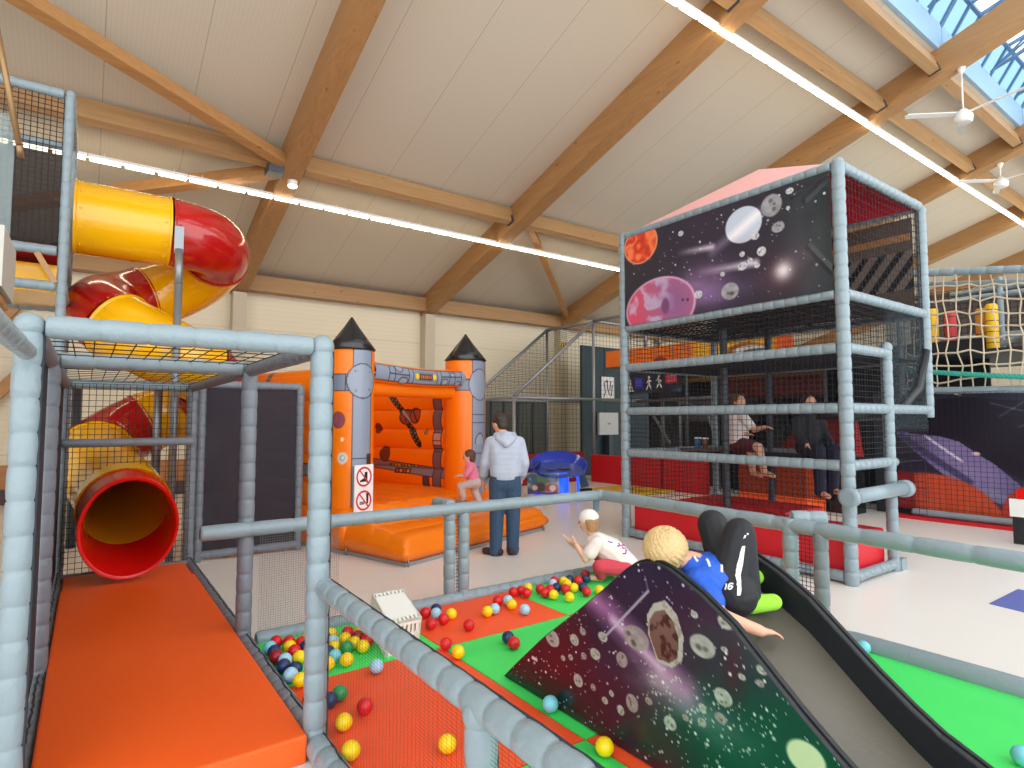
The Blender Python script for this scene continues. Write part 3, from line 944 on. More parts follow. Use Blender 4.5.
def make_ball(k):
    m = MB(); m.ball((0, 0, .041), .041, 24, 16)
    for t in (-.3, .3):
        m.rings([(0, 0, .041 + .041 * t - .0008), (0, 0, .041 + .041 * t + .0008)], [.041 * math.sqrt(1 - t * t) + .0006] * 2, 24, 0, False)
    return m.build('pit_ball', BM[k])
for k, x, y in BALLS:
    if k not in protos:
        protos[k] = o = make_ball(k)
    else:
        o = protos[k].copy(); COL.objects.link(o)
    o.location = (x, y, TZ + .001)
    o.rotation_euler = (random.uniform(-.5, .5), random.uniform(-.5, .5), random.uniform(0, 6))
    o.location.z = TZ + .041 - (Matrix.Rotation(0, 3, 'X') @ V(0, 0, .041)).z + .001
    e = o.rotation_euler.to_matrix() @ V(0, 0, .041)
    o.location = (x - e.x, y - e.y, TZ + .042 - e.z)
    pl = ball_place(x, y)
    rr = rank[(k, pl)]
    i = rr.index((x * .811 - y * .584) / (x * .584 + y * .811))
    lab = '%s plastic ball %s' % (BC[k][0], pl) if len(rr) == 1 else '%s %s plastic ball from the left %s' % (ordn[i], BC[k][0], pl)
    tag(o, lab, 'ball', 'plastic balls in the pit')

# white crate lying upside down on the balls
cr = thing('plastic_crate', (1.72, 3.72, TZ), 'ivory plastic crate lying upside down among the balls', 'crate')
A = V(1.575, 3.51, .27); Wv = V(.235, .005, 0); Lv = V(.055, .405, .085)
wn, ln = Wv.normalized(), Lv.normalized()
nn = wn.cross(ln).normalized()
D_ = .215
def cbox(mb, u0, u1, v0, v1, d0, d1, mi=0):
    vs = [A + wn * u + ln * v - nn * d for d in (d0, d1) for v in (v0, v1) for u in (u0, u1)]
    mb.add(vs, [(0, 1, 3, 2), (4, 6, 7, 5), (0, 4, 5, 1), (2, 3, 7, 6), (0, 2, 6, 4), (1, 5, 7, 3)], mi)
CW, CL = Wv.length, Lv.length
m = MB()
cbox(m, .0, CW, .055, CL - .055, 0, .008)
cbox(m, 0, CW, 0, .012, 0, .012); cbox(m, 0, CW, CL - .012, CL, 0, .012)
k = 8
for i in range(k + 1):
    u = CW * i / k
    a, b = max(0, u - .008), min(CW, u + .008)
    cbox(m, a, b, 0, .06, 0, .010); cbox(m, a, b, CL - .06, CL, 0, .010)
m.build('base', M_CRATE, cr)
for nm, (u0, u1, v0, v1) in {'a': (0, CW, 0, .01), 'b': (0, CW, CL - .01, CL), 'c': (0, .01, 0, CL), 'd': (CW - .01, CW, 0, CL)}.items():
    m = MB()
    cbox(m, u0, u1, v0, v1, 0, .03); cbox(m, u0 - .006, u1 + .006, v0 - .006, v1 + .006, D_ - .03, D_); cbox(m, u0, u1, v0, v1, .09, .11)
    lu = (u1 - u0) > (v1 - v0)
    n = 8 if lu else 11
    for i in range(n + 1):
        if lu:
            c = u0 + (u1 - u0) * i / n; cbox(m, max(u0, c - .007), min(u1, c + .007), v0, v1, .03, D_ - .03)
        else:
            c = v0 + (v1 - v0) * i / n; cbox(m, u0, u1, max(v0, c - .007), min(v1, c + .007), .03, D_ - .03)
    m.build('slotted_side', M_CRATE, cr)

# ================================================================= SPACE SLIDE
PY = [(2.89, .062), (2.80, .145), (2.547, .367), (2.302, .553), (2.084, .728), (1.939, .852), (1.86, .905), (1.80, .925), (1.743, .931), (1.68, .922), (1.636, .905), (1.513, .849), (1.379, .768), (1.221, .632), (1.113, .540), (.99, .446), (.90, .385), (.4, .15), (.15, .062)]
pys = np.array(PY)[::-1]
def ztop(y):
    return np.interp(y, pys[:, 0], pys[:, 1])
ss = thing('soft_slide', (2.33, 1.7, TZ), 'soft play slide with outer-space print on its side, boy lying on it', 'slide')
def side_panel(x0, x1, zsh=0.0, ysh=0.0):
    m = MB()
    pts = [(x0, y, .062) for y in (PY[-1][0], PY[0][0])]
    prof = [(x0, y, z) for y, z in PY[1:-1]]
    m.poly(pts + prof, (x1 - x0, 0, 0))
    ob = m.build('side_panel', M_BLACK, ss)
    b = ob.modifiers.new('bevel', 'BEVEL'); b.width = .012; b.segments = 3; b.limit_method = 'ANGLE'; b.angle_limit = .6
    return ob
sp_ = side_panel(2.022, 2.085)
side_panel(2.60, 2.665)
# printed cover of the near side
ny, nz = 620, 230
yy = np.linspace(.16, 2.885, ny); tt = np.linspace(0, 1, nz)
Y, T = np.meshgrid(yy, tt, indexing='ij')
Z = .064 + (ztop(Y) - .004 - .064) * T
C = np.ones(Y.shape + (3,)) * np.array((38, 32, 58.))
nzz = fbm(Y * 4, Z * 4)
C = over(C, np.clip((Y - 1.95) * 1.7 + (.5 - Z) * 1.2 + (nzz - .5) * .8, 0, 1), (74, 20, 38))
C = over(C, np.clip((1.72 - Y) * 2.2 + (.46 - Z) * 2.0 + (nzz - .5), 0, 1) * (Z < .75), (14, 62, 54))
C = over(C, np.clip(1 - np.abs(Z - .10 - .06 * (2.9 - Y)) / .12, 0, 1) * np.clip((Y - 2.0) * 3, 0, 1), (12, 46, 40))
C = over(C, glow(Y, Z, 1.70, .14, .16, .16) * .8, (70, 18, 44))
C = over(C, glow(Y, Z, 1.37, .60, .05, .12) * .8, (66, 18, 44))
C = over(C, np.clip(fbm(Y * 9 + 4, Z * 9) * 1.6 - .7, 0, 1) * .35, (20, 22, 42))
neb = seg(Y, Z, (2.13, .69), (1.60, .44), .055, .9)
C = over(C, neb * (.45 + .5 * fbm(Y * 12, Z * 12)), (196, 128, 190))
C = over(C, seg(Y, Z, (2.0, .62), (1.72, .49), .02, 1) * .6, (236, 214, 240))
C = over(C, glow(Y, Z, 1.72, .44, .16, .07) * fbm(Y * 10 + 3, Z * 14) * 1.1, (190, 160, 186))
C = over(C, glow(Y, Z, 1.55, .36, .22, .08) * fbm(Y * 8 + 8, Z * 10) * .8, (120, 140, 150))
C = stars(C, Y, Z, 900, (.2, 2.9, .07, .93), .0022, .0075, seed=3)
C = stars(C, Y, Z, 150, (1.2, 1.8, .25, .5), .0025, .007, (205, 215, 205), seed=4)
for a, b in (((1.783, .802), (2.04, .541)),):
    C = over(C, seg(Y, Z, a, b, .006, .4) * .8, (190, 180, 200))
C = over(C, seg(Y, Z, (1.783, .802), (1.80, .86), .004, .5) * .5, (150, 140, 170))
ROCKS = [(1.86, 0.579, 0.076, 0.053), (1.508, 0.65, 0.06, 0.044), (1.397, 0.773, 0.036, 0.026), (1.945, 0.457, 0.034, 0.034), (2.441, 0.406, 0.055, 0.041), (2.269, 0.45, 0.033, 0.028), (2.207, 0.508, 0.022, 0.018), (2.068, 0.523, 0.03, 0.023), (2.12, 0.427, 0.034, 0.027), (2.2, 0.393, 0.02, 0.016), (2.243, 0.261, 0.033, 0.031), (1.416, 0.486, 0.04, 0.033), (1.887, 0.287, 0.036, 0.038), (1.674, 0.286, 0.032, 0.028), (1.956, 0.229, 0.023, 0.022), (1.429, 0.404, 0.027, 0.019), (1.515, 0.353, 0.02, 0.016), (1.512, 0.412, 0.018, 0.014), (1.594, 0.339, 0.016, 0.013), (1.542, 0.764, 0.018, 0.014), (1.251, 0.644, 0.022, 0.016), (1.26, 0.593, 0.017, 0.012), (1.333, 0.591, 0.016, 0.011), (1.406, 0.669, 0.015, 0.01), (2.136, 0.266, 0.017, 0.016), (2.057, 0.234, 0.02, 0.016), (2.014, 0.282, 0.015, 0.014), (1.789, 0.332, 0.02, 0.015), (2.356, 0.333, 0.016, 0.014), (2.298, 0.355, 0.017, 0.015)]
for i, r in enumerate(ROCKS):
    C = rock(C, Y, Z, *r, base=(160, 162, 158) if i % 3 else (146, 134, 138), seed=i)
# big pitted brown rock with a pale rim
bp = [(1.690, .785), (1.755, .755), (1.790, .70), (1.787, .62), (1.735, .515), (1.66, .515), (1.605, .56), (1.598, .66), (1.63, .74)]
pm = polymask(Y, Z, bp)
C = over(C, pm, (176, 172, 168))
core = [(1.69 + (a - 1.69) * .82 + .008, .645 + (b - .645) * .80 - .012) for a, b in bp]
pc = polymask(Y, Z, core)
C = over(C, pc * (.75 + .25 * nzz), (104, 70, 66))
pit = fbm(Y * 34, Z * 26)
C = over(C, pc * np.clip((pit - .53) * 9, 0, 1), (58, 34, 36))
C = over(C, pm * (1 - pc) * np.clip(fbm(Y * 50, Z * 50) * 2 - 1, 0, 1), (110, 106, 104))
C = over(C, ell(Y, Z, 1.097, .404, .068, .055, .08), (196, 206, 170))
C = over(C, rect(Y, Z, 2.57, 2.62, .245, .262), (200, 190, 190))
P = np.stack([np.full(Y.shape, 2.0195), Y, Z], -1)
surface('printed_cover', P, C, M_PRINTG, sp_)
# bed
m = MB()
bw = .17
ys = np.linspace(2.7, .2, 60)
nxx = 9
vs, fs = [], []
for y in ys:
    zb = float(max(.066, ztop(np.array(y)) - bw))
    for i in range(nxx):
        u = i / (nxx - 1)
        vs.append((2.08 + .525 * u, float(y), zb + .05 * (abs(2 * u - 1) ** 3) * .5))
for i in range(len(ys) - 1):
    for j in range(nxx - 1):
        fs.append((i * nxx + j, (i + 1) * nxx + j, (i + 1) * nxx + j + 1, i * nxx + j + 1))
m.add(vs, fs, 0, True)
m.build('slide_bed', M_BED, ss)
# stitched piping along the two rims
for x in (2.053, 2.632):
    m = MB()
    m.rings([(x, y, float(ztop(np.array(y))) + .004) for y in np.linspace(2.86, .2, 90)], [.008] * 90, 6)
    m.build('piping', M_BLACK, ss)

# ================================================================= BOUNCY CASTLE
CO_, CU, CV = V(2.65, 7.08, 0), V(.953, .302, 0), V(-.302, .953, 0)
def cw(u, v, z):
    return CO_ + CU * u + CV * v + V(0, 0, z)
def cwA(u, v, z):
    u, v, z = np.broadcast_arrays(u, v, z)
    return np.stack([2.65 + .953 * u - .302 * v, 7.08 + .302 * u + .953 * v, z], -1).astype(float)
bc = thing('bouncy_castle', cw(1.05, 1.1, 0), 'orange inflatable bouncy castle with black cone tops and grey rocket print', 'bouncy castle')
ORG, GRY, OUT = (255, 128, 4), (142, 152, 172), (34, 32, 40)
def puffy(name, u0, u1, v0, v1, z0, z1, mats, ribs='u', nr=6, amp=.03, side=.06, slope=0.0):
    """inflated slab: ribbed top, bulging sides, tucked under at the bottom"""
    n = 60
    us, vs_ = np.linspace(0, 1, n), np.linspace(0, 1, n)
    U, W = np.meshgrid(us, vs_, indexing='ij')
    t = (W if ribs == 'u' else U) * nr
    bul = np.sqrt(np.clip(1 - (2 * (t - np.floor(t)) - 1) ** 2, 0, 1))
    e = np.minimum.reduce([U * (u1 - u0), (1 - U) * (u1 - u0), W * (v1 - v0), (1 - W) * (v1 - v0)])
    ed = np.sqrt(np.clip(1 - (1 - np.clip(e / side, 0, 1)) ** 2, 0, 1))
    Zs = z1 - (1 - W) * slope - side * (1 - ed) - amp * (1 - bul) * ed
    top = cwA(u0 + (u1 - u0) * U, v0 + (v1 - v0) * W, Zs)
    m = MB()
    flat = [tuple(p) for p in top.reshape(-1, 3)]
    m.add(flat, [(i * n + j, (i + 1) * n + j, (i + 1) * n + j + 1, i * n + j + 1) for i in range(n - 1) for j in range(n - 1)], 0, True)
    per = [(i, 0) for i in range(n - 1)] + [(n - 1, j) for j in range(n - 1)] + [(i, n - 1) for i in range(n - 1, 0, -1)] + [(0, j) for j in range(n - 1, 0, -1)]
    k = len(per)
    cu, cv = (u0 + u1) / 2, (v0 + v1) / 2
    L = 9
    pts = []
    for q in range(L):
        f = q / (L - 1)
        off = .05 * math.sin(PI * f) - .05 * f * f
        for i, j in per:
            u, v = u0 + (u1 - u0) * us[i], v0 + (v1 - v0) * vs_[j]
            nu = -1 if i == 0 else (1 if i == n - 1 else 0)
            nv = -1 if j == 0 else (1 if j == n - 1 else 0)
            z = float(Zs[i, j]) * (1 - f) + z0 * f
            pts.append(cw(u + nu * off, v + nv * off, z))
    m.add(pts, [(q * k + i, (q + 1) * k + i, (q + 1) * k + (i + 1) % k, q * k + (i + 1) % k) for q in range(L - 1) for i in range(k)], 0, True)
    gs = [cw(cu + ((u0 if a < 0 else u1) - cu) * .985, cv + ((v0 if b < 0 else v1) - cv) * .985, .0) for a, b in ((-1, -1), (1, -1), (1, 1), (-1, 1))]
    m.poly(gs, (0, 0, z0 + .012), 1)
    return m.build(name, mats, bc)
puffy('base', -.33, 2.45, -.30, 2.62, .03, .52, [M_CORANGE, M_TAPE], 'v', 8, .035, .07)
puffy('entrance_step', -.30, 2.36, -1.30, -.24, .03, .44, [M_CORANGE, M_TAPE], 'u', 4, .03, .10, slope=.14)

def column(name, u, r, top, colfn):
    c = cw(u, 0, 0)
    d = V(c.x, c.y, 0).normalized()
    rt = V(d.y, -d.x, 0)
    A_ = np.linspace(-PI, PI, 145)[:-1]
    zz = np.concatenate([np.linspace(.40, top, 170), top + np.array([.03, .05, .06])])
    rr = np.concatenate([r * (1 - .05 * np.exp(-(np.linspace(.40, top, 170) - .40) / .06)), r * np.array([.93, .75, .25])])
    AA, ZZ = np.meshgrid(A_, zz, indexing='ij')
    RR = np.broadcast_to(rr, AA.shape)
    x = c.x + RR * (-d.x * np.cos(AA) + rt.x * np.sin(AA))
    y = c.y + RR * (-d.y * np.cos(AA) + rt.y * np.sin(AA))
    C = np.ones(AA.shape + (3,)) * np.array(ORG, float)
    C = colfn(C, AA * r, ZZ)
    return surface(name, np.stack([x, y, ZZ], -1), C, M_CASTLE, bc, wrap_u=True)
def outl(C, f, shape, col, w=.012):
    C = over(C, f(w), OUT)
    return over(C, f(0), col)
def art_left(C, s, z):
    strip = lambda w: rect(s, z, .03 - w, .275 + w, .42, 2.5)
    C = over(C, strip(.012), OUT); C = over(C, strip(0), GRY)
    band = lambda w: rect(s, z, -.6, .06, 1.90 - w, 2.09 + w)
    C = over(C, band(.012), OUT); C = over(C, band(0), (120, 130, 150))
    for q in (-.06, -.02, .02):
        C = over(C, rect(s, z, q - .006, q + .006, 1.9, 2.09), OUT)
    C = over(C, ell(s, z, .15, 2.02, .205, .215, .01), OUT)
    C = over(C, ell(s, z, .15, 2.02, .192, .202, .01), (150, 160, 178))
    for a, b in ((.06, 2.14), (.24, 2.14), (.06, 1.9), (.25, 1.92)):
        C = over(C, ell(s, z, a, b, .014, .014, .2), OUT); C = over(C, ell(s, z, a - .002, b + .002, .009, .009, .2), (180, 188, 200))
    C = over(C, rect(s, z, .03, .275, 1.085, 1.10), OUT); C = over(C, rect(s, z, .03, .275, 1.115, 1.125), OUT)
    C = over(C, rect(s, z, .22, .30, 1.0, 1.14), (70, 50, 50))
    cr_ = fbm(s * 30, z * 30)
    C = over(C, ell(s, z, -.145, 1.55, .085, .10, .06), (96, 46, 66)); C = over(C, ell(s, z, -.145, 1.55, .075, .09, .06) * (.3 + .6 * cr_), (176, 96, 104))
    C = over(C, ell(s, z, -.09, 1.32, .02, .022, .1), (255, 236, 200))
    C = over(C, ell(s, z, -.085, 1.10, .062, .072, .06), (214, 208, 196)); C = over(C, ell(s, z, -.085, 1.10, .03, .036, .1), (160, 168, 176)); C = over(C, ell(s, z, -.08, 1.10, .016, .02, .1), (235, 235, 230))
    return C
def art_right(C, s, z):
    C = over(C, rect(s, z, .10, .40, .42, 2.5), OUT); C = over(C, rect(s, z, .115, .385, .42, 2.5), GRY)
    C = over(C, rect(s, z, -.16, .12, 1.98, 2.16), OUT); C = over(C, rect(s, z, -.145, .12, 1.995, 2.145), (124, 134, 152))
    C = over(C, ell(s, z, .24, 2.08, .19, .24, .01), OUT); C = over(C, ell(s, z, .24, 2.08, .178, .228, .01), (150, 160, 178))
    for q in (1.05, 1.5, 1.62, .85):
        C = over(C, rect(s, z, .10, .40, q, q + .014), OUT)
    C = over(C, ell(s, z, .25, 1.2, .10, .16, .02) * (z > 1.2), OUT); C = over(C, ell(s, z, .25, 1.2, .085, .145, .02) * (z > 1.2), (160, 168, 184))
    return C
col_l = column('tower_column', -.02, .285, 2.38, art_left)
col_r = column('tower_column', 2.13, .31, 2.42, art_right)
for par, u, r, z in ((col_l, -.02, .30, 2.40), (col_r, 2.13, .325, 2.44)):
    m = MB(); c = cw(u, 0, 0)
    m.rings([c + V(0, 0, z), c + V(0, 0, z + .02), c + V(0, 0, z + .16), c + V(0, 0, z + .30), c + V(0, 0, z + .43)], [r * .92, r, r * .66, r * .32, .012], 40)
    m.build('cone_top', M_CONE, par)
# front arch with the rocket print
ua = np.linspace(.2, 1.9, 260); ta = np.linspace(-PI, PI, 49)[:-1]
U, T = np.meshgrid(ua, ta, indexing='ij')
zc0, ra = 2.165, .125
sag = -.03 * np.sin(PI * (U - .2) / 1.7)
P = cwA(U, -.10 - ra * np.cos(T) * .9, zc0 + sag + ra * np.sin(T))
C = np.ones(U.shape + (3,)) * np.array(ORG, float)
S = T * ra
C = over(C, rect(U, S, 0, 2, -.125, .125), OUT); C = over(C, rect(U, S, 0, 2, -.112, .112), GRY)
for q in (.42, .52, .76, .84, 1.30, 1.38, 1.55, 1.66, 1.80):
    C = over(C, rect(U, S, q, q + .014, -.112, .112), OUT)
C = over(C, rect(U, S, .42, .76, -.006, .006), OUT); C = over(C, rect(U, S, 1.38, 1.8, .01, .022), OUT)
for a, b, r in ((.60, .09, .075), (.68, -.09, .085), (1.46, -.06, .07), (1.62, .05, .05), (1.74, -.09, .06)):
    C = over(C, ell(U, S, a, b, r, r * .8, .06), OUT); C = over(C, ell(U, S, a, b, r * .84, r * .62, .06), (156, 166, 182))
C = over(C, rect(U, S, .88, 1.28, -.05, .07), (120, 126, 140))
C = over(C, rect(U, S, .96, 1.20, -.035, .045), (60, 36, 34))
for k in range(6):
    C = over(C, rect(U, S, .975 + k * .037, .997 + k * .037, -.02, .03), (208, 120, 60))
for a in (.915, 1.245):
    C = over(C, ell(U, S, a, .005, .035, .045, .1), (250, 206, 40))
surface('front_arch', P, C, M_CASTLE, bc)
m = MB()
pts = [cw(u, .06, 1.98) for u in np.linspace(.15, 1.95, 12)]
m.rings(pts, [.12] * 12, 24); m.build('lower_arch', M_CORANGE, bc)

# walls made of stacked air tubes
def wall(name, along, a0, a1, c0, c1, z0, z1, nb, colfn=None):
    """along='v': wall runs along v between a0..a1 with inner face at c0, outer face at c1"""
    n = 220
    zz = np.linspace(z0, z1, n)
    t = (zz - z0) / (z1 - z0) * nb
    bul = np.sqrt(np.clip(1 - (2 * (t - np.floor(t)) - 1) ** 2 * .97, 0, 1)) - 1
    th = abs(c1 - c0)
    sg = 1 if c1 > c0 else -1
    inner = c0 - sg * .06 * bul
    outer = c1 + sg * .06 * bul
    cap = np.linspace(0, PI, 14)[1:-1]
    cc = np.concatenate([inner, (inner[-1] + outer[-1]) / 2 - np.cos(cap) * (outer[-1] - inner[-1]) / 2, outer[::-1]])
    zl = np.concatenate([zz, z1 + .08 * np.sin(cap), zz[::-1]])
    face = np.concatenate([np.ones(n), np.zeros(len(cap)), np.zeros(n)])
    na = 240
    aa = np.linspace(a0, a1, na)
    Aa, Cc = np.meshgrid(aa, cc, indexing='ij')
    Zz = np.broadcast_to(zl, Aa.shape)
    Ff = np.broadcast_to(face, Aa.shape)
    P = cwA(Cc, Aa, Zz) if along == 'v' else cwA(Aa, Cc, Zz)
    C = np.ones(Aa.shape + (3,)) * np.array(ORG, float)
    if colfn is not None:
        C = colfn(C, Aa, Zz, Ff)
    return surface(name, P, C, M_CASTLE, bc)
def art_inner(C, v, z, f):
    I = f > .5
    lo = .645 + .09 * np.clip((v - .6) / 1.4, 0, 1)
    b = I & (z > lo) & (z < lo + .165); C[b] = OUT
    b = I & (z > lo + .014) & (z < lo + .15); C[b] = (136, 128, 136)
    def put(mask, col):
        nonlocal C
        C = over(C, mask * I, col)
    put(rect(v, z, .43, .62, .4, 2.0), OUT); put(rect(v, z, .445, .605, .4, 2.0), (120, 96, 104))
    put(polymask(v, z, [(.40, 2.07), (.80, 2.07), (.62, 1.9), (.43, 1.9)]), OUT); put(polymask(v, z, [(.43, 2.055), (.75, 2.055), (.6, 1.92), (.44, 1.92)]), (130, 120, 130))
    put(rect(v, z, .445, .605, 1.15, 1.34), (200, 160, 140))
    for q in (1.05, 1.10, 1.15, 1.22, 1.34):
        put(rect(v, z, .43, .62, q, q + .014), OUT)
    put(rect(v, z, .68, .84, .5, .66), (80, 60, 66))
    # satellite
    for a, b2 in (((1.62, 1.99), (1.36, 1.72)), ((1.16, 1.46), (.93, 1.17))):
        put(seg(v, z, a, b2, .062, .05), (26, 22, 26))
        for k in range(5):
            f_ = (k + .5) / 5
            c = (a[0] + (b2[0] - a[0]) * f_, a[1] + (b2[1] - a[1]) * f_)
            for o in (-1, 1):
                put(ell(v, z, c[0] + o * .022, c[1] - o * .022, .017, .017, .1), (136, 130, 130))
    put(seg(v, z, (1.40, 1.75), (1.15, 1.45), .03, .1), (30, 24, 26))
    put(ell(v, z, 1.22, 1.60, .17, .13, .03), (40, 26, 28)); put(ell(v, z, 1.22, 1.60, .15, .11, .03), (150, 70, 56))
    put(np.clip(fbm(v * 26, z * 26) * 5 - 2.3, 0, 1) * ell(v, z, 1.22, 1.60, .15, .11, .03), (60, 40, 44))
    put(seg(v, z, (1.34, 1.70), (1.06, 1.50), .022, .1), (170, 150, 140))
    put(ell(v, z, 1.02, 1.62, .12, .13, .03), (46, 28, 30)); put(ell(v, z, 1.02, 1.62, .10, .11, .03), (176, 60, 40)); put(seg(v, z, (1.10, 1.72), (.96, 1.52), .015, .1), (60, 30, 34))
    for a, b2, r, c in ((1.92, 1.41, .09, (120, 34, 30)), (1.74, .98, .13, (116, 62, 44)), (.78, 1.36, .045, (160, 128, 90)), (1.4, 1.06, .02, (255, 200, 120)), (1.05, 1.0, .016, (255, 190, 120))):
        put(ell(v, z, a, b2, r, r * 1.0, .06), tuple(x * .5 for x in c)); put(ell(v, z, a, b2, r * .86, r * .86, .06) * (.6 + .4 * fbm(v * 30, z * 30)), c)
    # little console on the grey band
    put(rect(v, z, .95, 1.62, .79, .825), (40, 34, 30))
    for k in range(8):
        put(rect(v, z, .97 + k * .08, 1.02 + k * .08, .797, .818), [(250, 190, 50), (120, 190, 70)][k % 3 == 1])
    put(rect(v, z, 1.12, 1.5, .68, .76), (50, 36, 36))
    for k in range(4):
        put(ell(v, z, 1.18 + k * .085, .72, .03, .026, .1), [(226, 150, 60), (170, 60, 50)][k % 2])
    return C
wall('side_wall', 'v', .34, 2.62, 2.06, 2.42, .46, 2.02, 5, art_inner)
def art_outer(C, v, z, f):
    O = f < .5
    curve = .9 + .5 * np.clip((z - .5) / 1.5, 0, 1) ** 2
    C = over(C, (np.abs(v - curve) < .05) * O, OUT); C = over(C, (np.abs(v - curve) < .036) * O, (120, 112, 116))
    C = over(C, rect(v, z, .3, 1.4, .86, 1.02) * O, OUT); C = over(C, rect(v, z, .3, 1.4, .875, 1.005) * O, (120, 116, 124))
    return C
wall('side_wall', 'v', .28, 2.62, .05, -.31, .46, 2.12, 5, art_outer)
wall('back_wall', 'u', -.05, 2.2, 2.25, 2.60, .46, 2.02, 5)
# warning board on the left column
n1, n2 = 110, 220
uu = np.linspace(-.187, .087, n1); zz = np.linspace(.45, 1.015, n2)
U, Z = np.meshgrid(uu, zz, indexing='ij')
C = np.ones(U.shape + (3,)) * 244.
for zc in (.875, .595):
    C = over(C, ell(U, Z, -.05, zc, .115, .118, .02), (206, 30, 40)); C = over(C, ell(U, Z, -.05, zc, .093, .096, .02), (246, 246, 246))
# boot
bt = [(-.04, .93), (.0, .93), (.0, .815), (-.11, .815), (-.115, .83), (-.05, .86)]
C = over(C, polymask(U, Z, bt), (16, 16, 18)); C = over(C, rect(U, Z, -.012, .0, .80, .82), (16, 16, 18))
# cup and food box
C = over(C, polymask(U, Z, [(-.015, .665), (.02, .665), (.015, .555), (-.01, .555)]), (16, 16, 18)); C = over(C, rect(U, Z, -.02, .025, .66, .675), (16, 16, 18))
C = over(C, rect(U, Z, -.11, -.04, .55, .582), (16, 16, 18)); C = over(C, rect(U, Z, -.105, -.045, .566, .570), (240, 240, 240))
for zc in (.875, .595):
    C = over(C, seg(U, Z, (-.115, zc + .078), (.018, zc - .078), .009, .1), (206, 30, 40))
sb = MB()
sb.poly([cw(-.19, -.315, .447), cw(.09, -.315, .447), cw(.09, -.315, 1.018), cw(-.19, -.315, 1.018)], CV * .012)
sg = sb.build('warning_sign', M_WHITE, bc)
sg['label'] = 'white board with two no-shoes and no-food signs'
surface('printed_face', cwA(U, np.full(U.shape, -.3165), Z), C, M_PRINT, sg)
m = MB()
for u, v in ((-.30, -.32), (2.3, -1.32), (-.25, -1.30)):
    m.cyl(cw(u, v, 0), cw(u, v, .10), .012, n=8)
m.build('anchor_peg', M_STEEL, bc)

# ================================================================= SPACE TOWER
X0, XM, X1 = 5.88, 6.80, 7.87
Y0, YM, Y1 = 2.70, 4.65, 5.55
st = thing('space_tower', (6.87, 4.12, 0), 'tall padded play tower with a red tent roof and outer-space banner, black nets around it', 'play tower')
def tp(name, p, q, r=.056, mm=None, band=.125):
    m = MB(); m.pad(p, q, r, band=band); return m.build(name, [mm or M_PAD, M_SEAM], st)
ZT = 4.05
for x, y, zb, z1 in ((X0, Y0, 0, ZT), (X0, Y1, 0, ZT), (X1, Y0, 1.58, ZT - .06), (X1, Y1, 0, ZT), (XM, Y0, 0, 2.3)):
    m = MB(); m.pad((x, y, zb), (x, y, z1), .062 if x == X0 else .055); m.ball((x, y, z1 + .01), .062); m.build('post', [M_PAD if zb == 0 else M_PAD, M_SEAM], st)
for y in (YM,):
    tp('post', (XM, y, .4), (XM, y, 2.74), .05, M_DSTEEL); tp('post', (X1, y, 0), (X1, y, 4.0), .05, M_DSTEEL)
for z in (.07, 1.114, 1.665, 2.25, 2.78, ZT):
    tp('crossbar', (X0, Y0 + .06, z), (X0, Y1 - .06, z), .052)
for z in (2.78, ZT):
    tp('crossbar', (X0 + .06, Y0, z), (X1 - .06, Y0, z), .052); tp('crossbar', (X0 + .06, Y1, z), (X1 - .06, Y1, z), .048)
    tp('crossbar', (X1, Y0 + .06, z), (X1, Y1 - .06, z), .048)
for z in (.07, 1.114, 1.665, 2.25):
    tp('crossbar', (X0 + .06, Y0, z), (X1 if abs(z - 1.665) < .01 else XM + (.1 if z < 1.2 else 0), Y0, z), .052)
    tp('crossbar', (X0 + .06, Y1, z), (X1, Y1, z), .048)
    if z > .5:
        tp('crossbar', (X1, (Y0 + .06) if z > 1.2 else 3.9, z), (X1, Y1 - .06, z), .045, M_PADD)
m = MB(); m.box((XM + .03, Y0 - .06, .0), (XM + .16, Y0 + .06, .12)); m.build('foot', M_PAD, st)
m = MB()
m.cyl((X0 - .20, Y0 - .10, .84), (XM + .06, Y0 - .10, .85), .066, n=20)
for x in (X0 - .20, XM + .06):
    m.rings([(x - .05, Y0 - .10, .845), (x - .045, Y0 - .1, .845), (x + .045, Y0 - .1, .845), (x + .05, Y0 - .1, .845)], [.06, .088, .088, .06], 20)
m.build('entry_roller', [M_PAD], st)
# nets
cell = .058
m = MB(); m.net((X0, Y0 + .06, .46), (0, Y1 - Y0 - .12, 0), (0, 0, 2.30), cell, .0032); m.build('front_net', M_NET, st)
m = MB(); m.net((X0 + .06, Y0, 2.82), (X1 - X0 - .12, 0, 0), (0, 0, 1.2), .075, .0035); m.build('end_net', M_NET, st)
m = MB(); m.net((X0 + .06, Y0, 1.15), (XM - X0 - .1, 0, 0), (0, 0, 1.6), cell, .0032); m.net((XM, Y0, 1.2), (X1 - XM - .06, 0, 0), (0, 0, 1.54), cell, .0032); m.build('end_net', M_NET, st)
m = MB(); m.net((X1, Y0 + .06, .46), (0, Y1 - Y0 - .12, 0), (0, 0, 3.55), .075, .0035); m.build('back_net', M_NET, st)
m = MB(); m.net((X0 + .06, Y1, .46), (X1 - X0 - .12, 0, 0), (0, 0, 2.3), cell, .0032); m.build('end_net', M_NET, st)
for z, xa in ((2.76, X0), (2.23, X0), (1.09, X0)):
    m = MB(); m.net((xa + .05, Y0 + .06, z), (X1 - xa - .1, 0, 0), (0, Y1 - Y0 - .12, 0), .085, .0055); m.build('net_floor', M_NET, st)
m = MB()
for x in np.linspace(X0 + .3, X1 - .3, 5):
    m.obox((x, Y0 + .06, 2.735), (x, Y1 - .06, 2.735), .035, .008)
for y in np.linspace(Y0 + .3, Y1 - .3, 7):
    m.obox((X0 + .06, y, 2.735), (X1 - .06, y, 2.735), .035, .008)
m.build('webbing_straps', M_NET, st)
